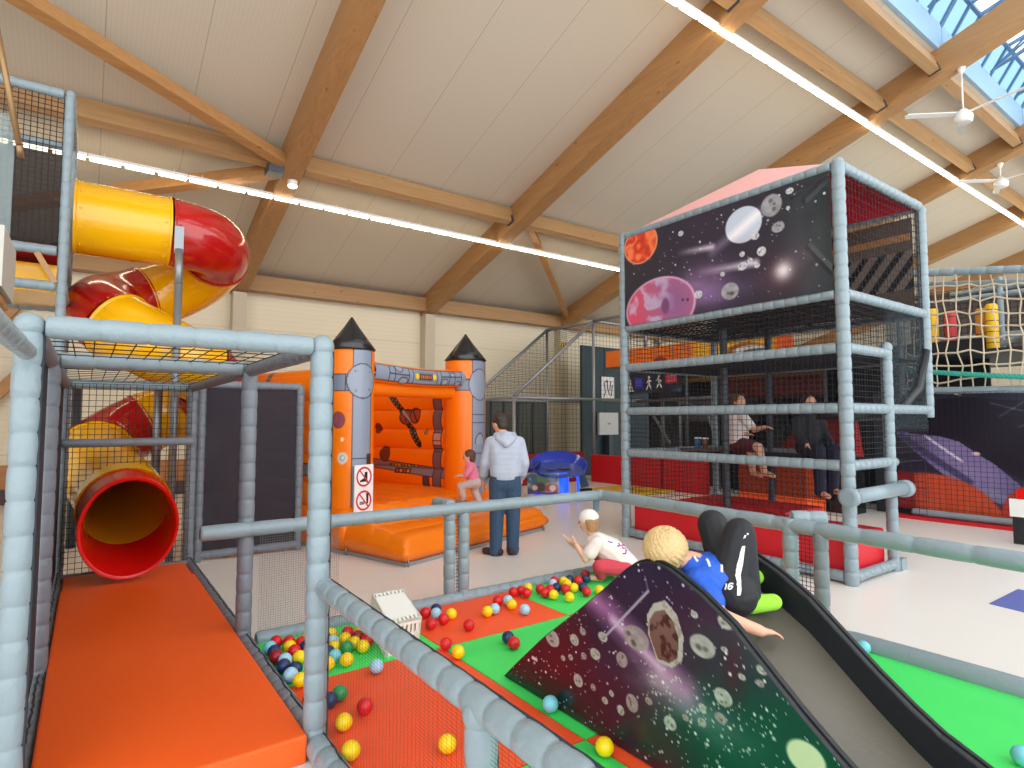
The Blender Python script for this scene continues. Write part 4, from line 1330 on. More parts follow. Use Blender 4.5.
# hazard striped screen on the back, upper level
n1, n2 = 300, 70
yy = np.linspace(Y0 + .08, Y1 - .08, n1); zz = np.linspace(3.10, 3.56, n2)
hz_r = MB(); hz_r.poly([(X1 - .03, Y0 + .08, 2.85), (X1 - .03, Y1 - .08, 2.85), (X1 - .03, Y1 - .08, 3.95), (X1 - .03, Y0 + .08, 3.95)], (-.004, 0, 0))
bs = hz_r.build('back_screen', mesh_cloth('brown_grey_mesh', (96, 78, 68), .80), st)
Yg, Zg = np.meshgrid(yy, zz, indexing='ij')
ph = ((Yg + (Zg - 3.1) * .75) / .20) % 1
C = np.where((ph < .45)[..., None], np.array((22, 22, 28.)), np.array((124, 112, 104.)))
surface('hazard_stripes', np.stack([np.full(Yg.shape, X1 - .038), Yg, Zg], -1), C, M_PRINT, bs)
m = MB(); m.box((X1 - .06, Y0 + .1, 3.68), (X1 - .045, 4.6, 3.76)); m.build('orange_rail', M_BRACE, bs)
for ya, yb, xx in ((3.7, Y1 - .05, X1 - .02),):
    m = MB(); m.poly([(xx, ya, .5), (xx, yb, .5), (xx, yb, 2.2), (xx, ya, 2.2)], (.004, 0, 0)); m.build('dark_screen', mesh_cloth('teal_black_mesh', (22, 34, 42), .42), st)
m = MB(); m.poly([(XM + .05, Y0 + .01, 1.45), (X1, Y0 + .01, 1.45), (X1, Y0 + .01, 2.72), (XM + .05, Y0 + .01, 2.72)], (0, .004, 0)); m.build('dark_screen', mesh_cloth('teal_mesh_end', (34, 54, 62), .42), st)
m = MB()
m.rings([(X1 - .02, Y0 + .0, 2.35), (X1 - .25, Y0 + .02, 1.9), (XM + .3, Y0 + .05, 1.62), (XM - .1, Y0 + .3, 1.60), (XM - .3, Y0 + .6, 1.62)], [.05, .06, .06, .07, .06], 12); m.build('black_bolster', M_BLACK, st)
# banner
ny, nz = 340, 150
yy = np.linspace(Y0 + .05, Y1 - .07, ny); zz = np.linspace(2.81, 4.0, nz)
Y, Z = np.meshgrid(yy, zz, indexing='ij')
C = np.ones(Y.shape + (3,)) * np.array((40, 40, 54.))
f1, f2 = fbm(Y * 2 + 3, Z * 2), fbm(Y * 5, Z * 5 + 7)
C = over(C, np.clip((4.9 - np.abs(Y - 4.2) * 1.3 - 3.6) * .5, 0, 1) * (.3 + .6 * f1), (62, 46, 70))
C = over(C, np.clip((3.5 - Y) * 1.3, 0, 1), (34, 42, 46))
C = over(C, glow(Y, Z, 4.25, 3.12, .34, .22) * (.3 + f2) * 1.0, (160, 120, 170))
C = over(C, glow(Y, Z, 4.05, 3.02, .5, .12) * f2, (120, 96, 150))
C = over(C, glow(Y, Z, 3.25, 3.10, .28, .26) * .7, (84, 50, 60)); C = over(C, glow(Y, Z, 3.25, 3.106, .10, .10), (235, 225, 230))
C = over(C, glow(Y, Z, 3.0, 3.3, .2, .5) * f2 * .5, (120, 130, 138))
C = stars(C, Y, Z, 160, (2.8, 5.4, 2.86, 3.98), .004, .014, seed=9)
for a, b, w in (((4.608, 3.60), (4.10, 3.56), .03), ((4.321, 3.30), (3.56, 3.255), .035)):
    C = over(C, seg(Y, Z, a, b, w, .9) * np.clip((a[0] - Y) / (a[0] - b[0]), 0, 1) ** .8 * .9, (236, 220, 240))
# red planet
C = over(C, ell(Y, Z, 5.195, 3.86, .29, .26, .03), (236, 150, 110)); mk = ell(Y, Z, 5.195, 3.86, .265, .24, .03)
sw = np.sin(16 * fbm(Y * 3.2, Z * 3.2, 3) * 2.2)
C = over(C, mk, (222, 70, 40)); C = over(C, mk * np.clip(sw, 0, 1), (246, 130, 80)); C = over(C, mk * np.clip(-sw - .4, 0, 1), (180, 44, 34))
# violet planet
C = over(C, ell(Y, Z, 4.90, 2.98, .555, .38, .03), (240, 190, 225)); mk = ell(Y, Z, 4.90, 2.98, .53, .36, .03)
C = over(C, mk, (176, 96, 136)); C = over(C, mk * np.clip((Y - 4.95) * 3, 0, 1), (212, 80, 110)); C = over(C, mk * np.clip(np.sin(9 * fbm(Y * 2.6 + 5, Z * 2.6) * 2) , 0, 1) * .8, (196, 190, 222))
C = over(C, mk * glow(Y, Z, 4.62, 3.0, .2, .3) * .7, (130, 96, 150))
C = over(C, ell(Y, Z, 4.80, 2.98, .06, .1, .2) * mk, (120, 70, 120)); C = over(C, ell(Y, Z, 4.53, 3.01, .02, .02, .2), (70, 50, 90)); C = over(C, ell(Y, Z, 4.46, 3.0, .02, .02, .2), (70, 50, 90))
# pale blue planet
C = over(C, seg(Y, Z, (4.10, 3.50), (3.5, 3.80), .05, .8) * .5, (150, 140, 170))
mk = ell(Y, Z, 3.698, 3.713, .224, .202, .03)
C = over(C, mk, (196, 208, 226)); C = over(C, mk * seg(Y, Z, (3.9, 3.58), (3.46, 3.82), .05, .9), (244, 244, 250)); C = over(C, mk * np.clip((3.62 - Z) * 5, 0, 1) * .6, (190, 170, 176))
for i, (a, b, c, d) in enumerate([(3.362, 3.831, .121, .119), (3.295, 3.578, .072, .057), (3.489, 3.363, .053, .051), (3.558, 3.549, .047, .04), (3.719, 3.387, .032, .03), (3.628, 3.295, .032, .03), (3.544, 3.221, .031, .029), (3.722, 3.252, .056, .045), (3.883, 3.0, .112, .095), (4.305, 3.036, .056, .048), (4.543, 3.835, .039, .033), (3.158, 3.922, .042, .032), (3.181, 3.748, .021, .021), (3.972, 3.213, .03, .027)]):
    C = rock(C, Y, Z, a, b, c, d, base=(150, 150, 156) if c > .06 else (196, 198, 204), seed=40 + i)
wr_ = .012 * np.sin(6 * Y + 5 * Z) * np.exp(-((Y - 2.8) / .35) ** 2) + .006 * fbm(Y * 4, Z * 3)
# creases pulled towards the ties on the right
for ang in ((2.76, 3.95, 3.0, 3.78), (2.76, 3.95, 3.12, 3.86), (2.76, 3.0, 2.98, 3.3)):
    wr_ = wr_ + .018 * seg(Y, Z, ang[:2], ang[2:], .02, 1)
bn = surface('space_banner', np.stack([X0 - .052 - wr_, Y, Z], -1), C, M_PRINT, st)
bn['label'] = 'dark banner printed with planets, comets and asteroids'
# tent roof
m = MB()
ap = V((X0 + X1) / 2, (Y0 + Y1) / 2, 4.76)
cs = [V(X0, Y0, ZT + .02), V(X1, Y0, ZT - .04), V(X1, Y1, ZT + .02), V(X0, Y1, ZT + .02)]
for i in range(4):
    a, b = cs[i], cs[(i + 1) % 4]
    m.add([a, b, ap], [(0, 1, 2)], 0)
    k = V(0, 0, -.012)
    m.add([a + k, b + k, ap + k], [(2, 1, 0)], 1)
m.build('tent_roof', [mat('red_roof_painted_light_outside', (244, 182, 180), .7), mat('red_roof_inside', (206, 10, 40), .6)], st)  # outer side paler: light washing over the red fabric put into its colour
# red mats in the base
P = soft_box('floor_mat', (X0 + .07, Y0 + .07, .02), (XM - .03, Y1 - .07, .43), M_REDMAT, .02)
tag(center(P), 'thick red mat along the front of the space tower base', 'mat')
P = soft_box('floor_mat', (XM + .07, 3.9, .02), (X1 - .07, Y1 - .07, .43), M_REDMAT, .02)
tag(center(P), 'red mat at the back of the space tower base under the seated child', 'mat')

# ================================================================= BIG PLAY STRUCTURE IN THE BACKGROUND
XS = 10.75
ps = thing('indoor_playground', (11.5, 6, 0), 'big dark padded play structure with banners and nets behind the space tower', 'play structure')
def pp(name, p, q, r=.05, mm=None, band=.2):
    m = MB(); m.pad(p, q, r, band=band, n=12); return m.build(name, [mm or M_PAD, M_SEAM], ps)
for y, z1, mm in ((9.95, 3.9, M_STEEL), (8.2, 3.0, M_DSTEEL), (6.3, 3.0, M_DSTEEL), (4.05, 3.95, M_PADD)):
    m = MB(); m.cyl((10.6 if y > 5 else XS, y, 0 if y > 5 else 1.9), (10.6 if y > 5 else XS, y, z1), .045, n=12); m.build('post', mm, ps)
pp('crossbar', (XS, 4.05, 2.02), (XS, .3, 1.93), .055, band=.4)
pp('crossbar', (XS, 4.05, 3.95), (XS, .3, 3.36), .06)
pp('crossbar', (XS + .12, 4.05, 3.78), (XS + .12, .3, 3.2), .04)
pp('floor_bar', (XS - .06, 3.95, .10), (XS - .06, .3, .10), .055, M_WHITE if False else M_PAD, .5)
m = MB(); m.box((XS - .22, .3, 0), (XS - .0, 4.2, .045)); m.build('red_plinth', M_REDMAT, ps)
# dark sheets closing the structure
M_DARK = mat('dark_tarpaulin', (26, 32, 38), .6, noise=.3, nscale=1.5)
m = MB(); m.box((11.9, 3.2, 0), (11.95, 10.4, 2.9)); m.build('dark_tarpaulin', M_DARK, ps)
m = MB(); m.box((11.0, .0, 0), (11.04, 4.6, 2.0)); m.build('dark_tarpaulin', mat('grey_teal_sheet', (44, 58, 66), .6, noise=.2, nscale=1.5), ps)
m = MB(); m.box((10.9, .0, 2.55), (14, 10.4, 2.62)); m.build('upper_deck', M_DARK, ps)
for y, w_, c in ((9.3, .7, (64, 70, 76)), (7.4, .5, (58, 66, 72)), (6.7, .35, (70, 74, 78))):
    m = MB(); m.box((11.82, y, 0), (11.88, y + w_, 2.5)); m.build('grey_board', mat('grey_board_%d' % int(y * 10), c, .6), ps)
m = MB(); m.box((11.3, 5.6, 2.02), (11.34, 7.9, 2.42)); m.build('red_board', mat('brick_red_board', (150, 58, 46), .6), ps)
m = MB(); m.box((11.29, 5.6, 2.42), (11.34, 9.4, 2.52)); m.build('amber_edge', mat('amber_board', (190, 140, 60), .6), ps)
for a, b in (((10.9, 9.6, 1.95), (10.9, 8.9, 1.0)), ((10.9, 8.7, 2.0), (10.9, 7.9, 1.75)), ((10.9, 7.9, 1.75), (10.9, 7.6, .9)), ((10.9, 9.9, 2.0), (10.9, 7.0, 2.05)), ((10.9, 9.1, 2.0), (10.9, 9.1, .9)), ((10.9, 8.6, 2.), (10.9, 8.6, .9)), ((11.0, 5.4, 2.5), (11.0, 5.4, .5)), ((11.0, 6.9, 1.8), (11.0, 4.4, 1.8))):
    m = MB(); m.cyl(a, b, .035, n=10); m.build('grey_tube', mat('grey_tube', (120, 124, 126), .5), ps)
m = MB(); m.box((11.2, 6.9, 1.52), (11.25, 8.9, 2.0)); m.build('counter_front', mat('grey_counter', (92, 92, 94), .6), ps)
# orange and yellow banner along the front
ny, nz = 360, 50
yy = np.linspace(5.7, 10.55, ny); tt = np.linspace(0, 1, nz)
Y, T = np.meshgrid(yy, tt, indexing='ij')
zt = 3.20 + .20 * np.clip((Y - 8.6) / 2, 0, 1) * .5 - .03 * np.sin((Y - 5.7) * 1.6); zb = 2.86 + .0 * Y
Z = zb + (zt - zb) * T
C = np.ones(Y.shape + (3,)) * np.array((248, 120, 24.))
C = over(C, np.clip((7.95 - Y) * 8, 0, 1), (250, 190, 24))
C = over(C, np.clip(fbm(Y * 3, Z * 5) * 3 - 1.6, 0, 1) * .5, (252, 150, 50))
C = over(C, ell(Y, Z, 8.85, 2.88, .20, .11, .1), (170, 36, 30))
C = over(C, ell(Y, Z, 6.7, 2.92, .42, .17, .1), (150, 96, 60)); C = over(C, ell(Y, Z, 6.6, 2.93, .36, .10, .1), (226, 228, 230)); C = over(C, ell(Y, Z, 6.5, 2.90, .26, .05, .1), (120, 130, 140))
C = over(C, np.clip((6.1 - Y) * 8, 0, 1), (240, 100, 40))
b_ = surface('upper_banner', np.stack([np.full(Y.shape, 10.5) + .03 * np.sin(Y * 3), Y, Z], -1), C, M_PRINT, ps)
b_['label'] = 'orange and yellow banner'
m = MB(); m.cyl((10.55, 5.7, 2.84), (10.55, 10.55, 2.84), .03, n=8); m.cyl((10.55, 5.7, 3.5), (10.55, 10.0, 3.9), .03, n=8)
for y in (9.3, 8.9): m.cyl((10.55, y, 3.2), (10.55, y, 3.75), .04, n=8)
m.build('banner_rail', M_STEEL, ps)
# dark blue sign with white figures
ny, nz = 330, 96
yy = np.linspace(8.25, 9.95, ny); zz = np.linspace(2.18, 2.66, nz)
Y, Z = np.meshgrid(yy, zz, indexing='ij')
C = np.ones(Y.shape + (3,)) * np.array((20, 26, 52.))
C = over(C, np.clip(fbm(Y * 4, Z * 6) * 2 - .9, 0, 1) * .5, (36, 70, 110))
C = over(C, np.clip((8.55 - Y) * 4, 0, 1) * np.clip((2.34 - Z) * 8, 0, 1) * .8, (60, 120, 160))
U = 9.86 - Y
W = (236, 238, 244)
def man_icon(C, u, z, s, arm):
    C = over(C, ell(U, Z, u, z + .115 * s, .026 * s, .030 * s, .1), W)
    C = over(C, seg(U, Z, (u - .01, z + .07 * s), (u + .0, z - .01), .022 * s, .15), W)
    C = over(C, seg(U, Z, (u, z - .01), (u - .06 * s, z - .12 * s), .015 * s, .15), W); C = over(C, seg(U, Z, (u, z - .01), (u + .06 * s, z - .12 * s), .015 * s, .15), W)
    C = over(C, seg(U, Z, (u - .01, z + .07 * s), (u + .07 * s * arm, z + .03 * s), .012 * s, .15), W); C = over(C, seg(U, Z, (u - .01, z + .06 * s), (u - .05 * s * arm, z + .01 * s), .012 * s, .15), W)
    return C
C = over(C, polymask(U, Z, [(.08, 2.25), (.20, 2.25), (.155, 2.47), (.125, 2.47)]), W); C = over(C, polymask(U, Z, [(.115, 2.27), (.165, 2.27), (.142, 2.36)]), (20, 26, 52)); C = over(C, ell(U, Z, .14, 2.48, .03, .03, .1), W); C = over(C, rect(U, Z, .05, .24, 2.225, 2.25), W)
C = over(C, rect(U, Z, .27, .52, 2.30, 2.53), (40, 52, 214))
for z in (2.46, 2.42, 2.36): C = over(C, rect(U, Z, .31, .47, z, z + .015), (110, 120, 240))
C = man_icon(C, .70, 2.40, 1.15, 1); C = man_icon(C, 1.0, 2.42, 1.15, -1)
C = over(C, polymask(U, Z, [(1.18, 2.36), (1.50, 2.38), (1.50, 2.60), (1.18, 2.58)]), (206, 36, 66))
for z in (2.52, 2.47, 2.42): C = over(C, rect(U, Z, 1.23, 1.45, z, z + .02), (236, 150, 160))
s_ = MB(); s_.box((10.5, 8.25, 2.18), (10.54, 9.95, 2.66)); s_ = s_.build('sign_board', mat('dark_blue_board', (20, 26, 52), .5), ps)
s_['label'] = 'dark blue sign with white figures'
surface('printed_face', np.stack([np.full(Y.shape, 10.497), Y, Z], -1), C, M_PRINT, s_)
# rope net and green rope
m = MB(); m.net((XS, .3, 1.98), (0, 3.7, 0), (0, 0, 1.36), .15, .011, jit=.018)
vs2 = []
for (x, y, z) in m.v:
    f = (z - 1.98) / 1.36
    vs2.append((x + .04 * math.sin(PI * min(max(f, 0), 1)), y, z + .155 * (y - .3) * f))
m.v = vs2
rn = m.build('rope_net', M_ROPE, ps); rn['label'] = 'beige climbing rope net'
m = MB()
rp = [V(XS - .06, 3.9 - i * .06, 2.34 - .23 * (i / 40) - .05 * math.sin(PI * i / 55)) for i in range(58)]
for ph in (0, 1, 2):
    pts = []
    for i in range(57 * 4):
        q = rp[i // 4].lerp(rp[i // 4 + 1], (i % 4) / 4); a = i * .55 + ph * 2.094
        pts.append(q + V(math.cos(a), 0, math.sin(a)) * .02)
    m.rings(pts, [.021] * len(pts), 7)
m.build('green_rope', mat('green_rope', (60, 168, 150), .8), ps)
# mural banner
ny, nz = 300, 180
yy = np.linspace(.35, 4.15, ny); zz = np.linspace(.14, 1.95, nz)
Y, Z = np.meshgrid(yy, zz, indexing='ij')
C = np.ones(Y.shape + (3,)) * np.array((40, 40, 58.))
f1 = fbm(Y * 2, Z * 2)
C = over(C, f1 * .6, (24, 22, 40)); C = over(C, np.clip((1.5 - Z) * .8, 0, 1) * f1, (60, 48, 84))
C = over(C, rect(Y, Z, 3.92, 4.3, .1, .72), (150, 26, 28))
C = stars(C, Y, Z, 40, (1, 4, .9, 1.9), .006, .016, (190, 180, 190), seed=5)
wing = polymask(Y, Z, [(4.21, 1.36), (3.75, 1.33), (3.3, 1.30), (2.94, .95), (2.6, .62), (2.5, .2), (2.9, .36), (3.14, .47), (3.51, .70), (3.9, 1.05)])
C = over(C, wing, (108, 96, 148)); C = over(C, wing * np.clip(f1 * 2 - .6, 0, 1), (140, 124, 172)); C = over(C, seg(Y, Z, (3.75, 1.30), (3.28, .93), .018, .5), (226, 222, 240))
C = over(C, seg(Y, Z, (4.1, 1.30), (3.2, .62), .05, .3) * wing, (76, 68, 112))
ast = polymask(Y, Z, [(4.12, 1.55), (3.8, 1.86), (3.2, 1.9), (2.4, 1.8), (1.6, 1.5), (2.0, .6), (2.62, .72), (3.0, .98), (3.3, 1.22), (3.55, 1.30), (3.95, 1.33)])
C = over(C, ast * .9, (22, 16, 34)); C = over(C, ell(Y, Z, 3.1, 1.05, .05, .025, .2), (230, 190, 190))
for a, b in (((2.9, 1.8), (2.3, 1.6)), ((2.8, 1.6), (2.4, 1.9)), ((2.6, 1.45), (1.9, 1.7))):
    C = over(C, seg(Y, Z, a, b, .012, .8) * .5, (120, 120, 140))
C = over(C, glow(Y, Z, 2.6, .4, .3, .2) * .8, (90, 96, 130)); C = over(C, seg(Y, Z, (3.0, .5), (2.3, .25), .05, .8) * fbm(Y * 8, Z * 8), (150, 160, 190))
pl = ell(Y, Z, 3.74, -.25, 1.05, .97, .02) * (Y < 3.92)
C = over(C, pl, (206, 76, 44)); C = over(C, pl * np.clip(fbm(Y * 4, Z * 2) * 2 - .8, 0, 1) * .6, (226, 104, 60)); C = over(C, pl * np.clip(np.sin(Y * 60), 0, 1) * .12, (120, 30, 24))
C = over(C, ell(Y, Z, 2.5, .0, .36, .62, .03), (200, 60, 40))
mb_ = surface('mural_banner', np.stack([np.full(Y.shape, XS - .01) + .012 * np.sin(Y * 4 + Z * 3), Y, Z], -1), C, M_PRINT, ps)
mb_['label'] = 'dark banner with a purple wing and an orange planet'
m = MB(); m.net((XS - .05, .4, .12), (0, 3.7, 0), (0, 0, 1.85), .075, .003); m.build('black_net', M_NET, ps)
# posts and bars seen through the rope net
for x, y, z1 in ((12.6, 3.2, 4.0), (13.4, 1.6, 4.2), (14.2, 3.6, 4.2), (12.4, 1.2, 4.0)):
    pp('post', (x, y, 2.6), (x, y, z1), .05)
pp('crossbar', (12.6, 3.9, 3.7), (12.6, .4, 3.7), .045); pp('crossbar', (12.2, 3.3, 2.7), (12.2, 1.3, 3.7), .05); pp('crossbar', (13.4, 4.4, 3.1), (13.4, .4, 3.1), .045); pp('crossbar', (14.2, 4.4, 4.1), (14.2, .4, 4.1), .045)
m = MB(); m.net((14.4, .2, 2.62), (0, 5, 0), (0, 0, 1.6), .10, .006); m.build('black_net', M_NET, ps)
m = MB(); m.poly([(14.45, .2, 2.62), (14.45, 5.2, 2.62), (14.45, 5.2, 4.2), (14.45, .2, 4.2)], (.004, 0, 0)); m.build('grey_screen', mesh_cloth('grey_brown_mesh', (110, 100, 96), .75), ps)
# foam pillars standing on the upper deck
for i, (x, y, z1, c, lab) in enumerate([(12.0, 4.0, 3.5, (246, 190, 20), 'yellow foam pillar nearest the space tower, behind the rope net'), (12.0, 3.74, 3.42, (206, 50, 54), 'red foam pillar between yellow ones behind the rope net'), (12.0, 3.30, 3.40, (214, 140, 40), 'amber foam pillar behind the rope net'), (11.9, 3.14, 3.44, (250, 196, 16), 'bright yellow foam pillar beside the amber one behind the rope net')]):
    m = MB(); m.rings([(x, y, 2.62), (x, y, 2.64), (x, y, z1 - .03), (x, y, z1)], [.075, .085, .085, .06], 20)
    for q in np.linspace(2.8, z1 - .1, 4):
        m.rings([(x, y, q - .006), (x, y, q + .006)], [.087, .087], 20, 1, False)
    single('foam_pillar', m, [mat('foam_%d' % i, c, .55), M_SEAM], lab, 'foam pillar', 'foam pillars behind the rope net')

# football cage in the far corner
cg = thing('netted_cage', (9.3, 12, 0), 'netted cage with sloping grey bars in the far corner behind the castle', 'cage')
CX0, CX1, CY0, CY1 = 8.05, 10.6, 11.1, 13.0
CX1B = 12.4
def tube(par, name, p, q, r=.04, mm=None):
    m = MB(); m.cyl(p, q, r, n=12); return m.build(name, mm or M_STEEL, par)
for x in (CX0, CX1):
    for y in (CY0, CY1):
        tube(cg, 'post', (x, y, 0), (x, y, 2.1 if x == CX0 else 4.12))
for y in (CY0, CY1):
    tube(cg, 'crossbar', (CX0, y, 2.08), (CX1B, y, 2.08)); tube(cg, 'sloping_bar', (CX0, y, 2.1), (CX1, y, 4.12), .045)
tube(cg, 'crossbar', (CX0, CY0, 2.08), (CX0, CY1, 2.08)); tube(cg, 'crossbar', (CX1, CY0, 4.12), (CX1, CY1, 4.12)); tube(cg, 'crossbar', (CX1, CY0, 4.12), (CX1, 9.0, 4.12))
tube(cg, 'crossbar', (CX1, CY0, 4.12), (13, CY0, 4.12))
m = MB(); m.net((CX0, CY1, .05), (CX1 - CX0, 0, 0), (0, 0, 2.0), .12, .004)
m.net((CX0, CY0, .05), (CX1 - CX0, 0, 0), (0, 0, 2.0), .12, .004)
m.net((CX0, CY0, 2.1), (CX1 - CX0, 0, 2.02), (0, CY1 - CY0, 0), .12, .004)
m.net((CX1, CY0, 2.1), (1.9, 0, 0), (0, 0, 2.0), .12, .004)
m.build('net', M_NET, cg)
for y in (CY0, CY1):
    n = 20
    m = MB()
    for k in range(n + 1):
        x = CX0 + (CX1 - CX0) * k / n; z = 2.1 + 2.02 * k / n
        m.rings([(x, y, 2.08), (x, y, z)], [.004, .004], 3, 0, False); m.rings([(x, y, z), (CX1, y, z)], [.004, .004], 3, 0, False)
    m.build('gable_net', M_NET, cg)
m = MB(); m.poly([(CX0 + .05, CY1 + .05, .05), (CX1, CY1 + .05, .05), (CX1, CY1 + .05, 2.05), (CX0 + .05, CY1 + .05, 2.05)], (0, .005, 0)); m.build('back_screen', mesh_cloth('olive_grey_screen', (96, 104, 98), .72), cg)
for x in (8.7, 9.1, 9.6, 10.1):
    tube(cg, 'back_post', (x, CY1, 0), (x, CY1, 2.05), .035, M_DSTEEL)
# dark teal wall with poster and screen
tl = thing('teal_partition', (12.5, 12.3, 0), 'dark teal partition beside the netted cage', 'partition')
for x0, x1 in ((11.22, 12.1), (12.12, 13.0), (13.02, 14.2)):
    m = MB(); m.box((x0, 12.22, 0), (x1, 12.30, 3.66)); m.build('panel', mat('dark_teal_board', (20, 52, 62), .5), tl)
m = MB()
n1, n2 = 60, 80
uu = np.linspace(11.98, 12.44, n1); zz = np.linspace(2.16, 2.78, n2)
U, Z = np.meshgrid(uu, zz, indexing='ij')
C = np.ones(U.shape + (3,)) * 226.
for a, b, c, d in ((12.06, 2.62, 12.10, 2.35), (12.10, 2.35, 12.04, 2.22), (12.17, 2.7, 12.20, 2.45), (12.2, 2.45, 12.26, 2.28), (12.32, 2.66, 12.28, 2.42), (12.38, 2.55, 12.34, 2.25), (12.1, 2.66, 12.2, 2.66)):
    C = over(C, seg(U, Z, (a, b), (c, d), .022, .15), (40, 42, 46))
m.box((11.96, 12.19, 2.14), (12.46, 12.21, 2.80))
pb = center(m.build('poster', M_WHITE)); tag(pb, 'white poster with dark figures on the teal partition', 'poster')
surface('printed_face', np.stack([U, np.full(U.shape, 12.188), Z], -1), C, M_PRINT, pb)
m = MB(); m.box((11.75, 12.08, 1.13), (12.5, 12.16, 1.76)); m.box((12.05, 12.0, 0.0), (12.2, 12.2, 1.13), 1); m.box((11.85, 11.95, 0), (12.4, 12.21, .04), 1)
m.box((12.08, 12.075, 1.42), (12.2, 12.08, 1.47), 2)
single('white_screen', m, [mat('white_screen_face', (214, 216, 218), .5), M_DSTEEL, mat('grey_mark', (140, 144, 148), .5)], 'white screen on a dark stand before the teal partition', 'screen')
# red padded barrier
rb = thing('padded_barrier', (10.45, 9, 0), 'low red padded barrier along the foot of the background play structure', 'barrier')
for y0, y1 in ((9.9, 11.0), (8.75, 9.85), (7.6, 8.7)):
    o = soft_box('barrier_block', (10.38, y0, 0), (10.55, y1, .68), M_REDMAT, .02, rb)
for x0, x1 in ((8.2, 9.25), (9.28, 10.36)):
    o = soft_box('barrier_block', (x0, 11.2, 0), (x1, 11.36, .74), mat('dull_red_pvc', (168, 34, 36), .5), .02, rb)
o = soft_box('yellow_floor_mat', (8.7, 8.3, .002), (10.3, 9.6, .05), mat('dull_yellow_pvc', (222, 180, 40), .5), .01)
tag(center(o), 'flat yellow mat on the floor behind the space tower', 'mat')
o = soft_box('orange_block', (9.5, 5.0, .002), (10.1, 6.25, .84), mat('orange_foam_block', (248, 92, 28), .5), .03)
tag(center(o), 'bright orange foam block behind the space tower net', 'foam block')
m = MB(); m.poly([(10.2, 5.95, .9), (10.2, 4.6, .9), (10.2, 4.7, 1.7), (10.2, 5.35, 1.7)], (.4, 0, 0)); m.poly([(10.2, 4.6, .005), (10.2, 5.95, .005), (10.2, 5.95, .9), (10.2, 4.6, .9)], (.4, 0, 0), 1)
single('red_wedge', m, [mat('deep_red_pvc', (170, 36, 38), .5), M_BLACK], 'dark red foam wedge on a black block behind the space tower', 'foam wedge')
for x, y, c, lab in ((7.25, 5.42, (60, 110, 170), 'blue drinking cup on the bench board inside the space tower'), (7.15, 5.22, (120, 66, 52), 'brown drinking cup on the bench board inside the space tower')):
    m = MB(); m.rings([(x, y, 1.145), (x, y, 1.15), (x, y, 1.29), (x, y, 1.295)], [.035, .037, .048, .046], 20); m.rings([(x, y, 1.275), (x, y, 1.30)], [.049, .05], 20, 1)
    single('drinking_cup', m, [mat('cup_%d' % c[0], c, .5), M_WHITE], lab, 'cup')
m = MB(); m.box((6.95, 4.98, 1.115), (7.80, 5.5, 1.144)); single('bench_board', m, mat('grey_brown_board', (104, 98, 94), .6), 'grey board lying on the lowest net floor of the space tower', 'board')
# sign stand at the right edge, blue floor sheet
m = MB(); m.box((9.5, 1.75, 0), (9.56, 2.4, .56), 0); m.box((9.48, 1.72, .34), (9.5, 2.42, .56), 1); m.box((9.49, 1.8, .56), (9.55, 2.34, .68), 2)
for k in range(2):
    m.box((9.476, 2.1, .40 + .08 * k), (9.48, 2.24, .43 + .08 * k), 3)
single('sign_stand', m, [M_BLACK, M_WHITE, M_REDB, M_SEAM], 'black stand with a white sign and red top at the right edge', 'sign stand')
m = MB(); m.poly([(6.18, 1.50, .001), (6.23, 1.76, .001), (6.98, 1.75, .001), (6.9, 1.45, .001)], (0, 0, .003)); single('blue_sheet', m, mat('blue_sheet', (92, 104, 176), .5), 'flat blue sheet lying on the pale floor at the right', 'floor sheet')

# ================================================================= BLUE PLAY TABLE
bt = thing('play_table', (7.5, 8.9, 0), 'shiny blue oval play table with glowing legs behind the man', 'play table')
M_BLUE = mat('blue_plastic', (22, 60, 196), .15, spec=.6, coat=.4)
M_BLUED = mat('dark_blue_plastic', (24, 40, 120), .3)
M_BLG = mat('glowing_blue_leg', (30, 90, 240), .3, emit=(30, 90, 255), estr=.8)
c0 = V(7.5, 8.85, 0)
rt, fw = V(.811, -.584, 0), V(.584, .811, 0)
def bt_p(a, b, z): return c0 + rt * a + fw * b + V(0, 0, z)
m = MB()
N = 64
def oval(rx, ry, z, tilt=0, ca=0.0, cb=0.0):
    return [bt_p(ca + rx * math.cos(2 * PI * k / N), cb + ry * math.sin(2 * PI * k / N), z + tilt * math.sin(2 * PI * k / N)) for k in range(N)]
rs = [oval(.40, .36, .46), oval(.48, .42, .52, .06), oval(.53, .47, .58, .10), oval(.56, .50, .70, .22), oval(.54, .485, .705, .22), oval(.50, .44, .60, .13), oval(.46, .40, .585, .11)]
m.add(sum(rs, []), [(i * N + k, i * N + (k + 1) % N, (i + 1) * N + (k + 1) % N, (i + 1) * N + k) for i in range(len(rs) - 1) for k in range(N)], 0, True)
m.add(rs[0], [tuple(range(N - 1, -1, -1))], 0)
m.build('bowl_rim', M_BLUE, bt)
m = MB(); q = oval(.47, .41, .592, .11); m.add(q + oval(.47, .41, .58, .11), [tuple(range(N)), tuple(range(2 * N - 1, N - 1, -1))], 0)
for a, b, r in ((.1, .05, .12), (-.15, -.02, .09)):
    m.cyl(bt_p(a, b, .594 + b * .26), bt_p(a, b, .604 + b * .26), r, n=24, mi=1)
m.build('table_top', [mat('table_blue', (70, 92, 170), .3), mat('game_inlay', (126, 110, 120), .3)], bt)
m = MB(); m.rings([bt_p(.02, -.1, 0), bt_p(.02, -.1, .04), bt_p(.02, -.1, .06), bt_p(.02, -.1, .46), bt_p(.02, -.1, .54)], [.15, .15, .11, .11, .18], 24); m.build('pedestal', M_BLG, bt)
m = MB(); m.cyl(bt_p(.38, -.05, 0), bt_p(.36, -.05, .56), .03, n=12); m.build('leg', M_BLG, bt)
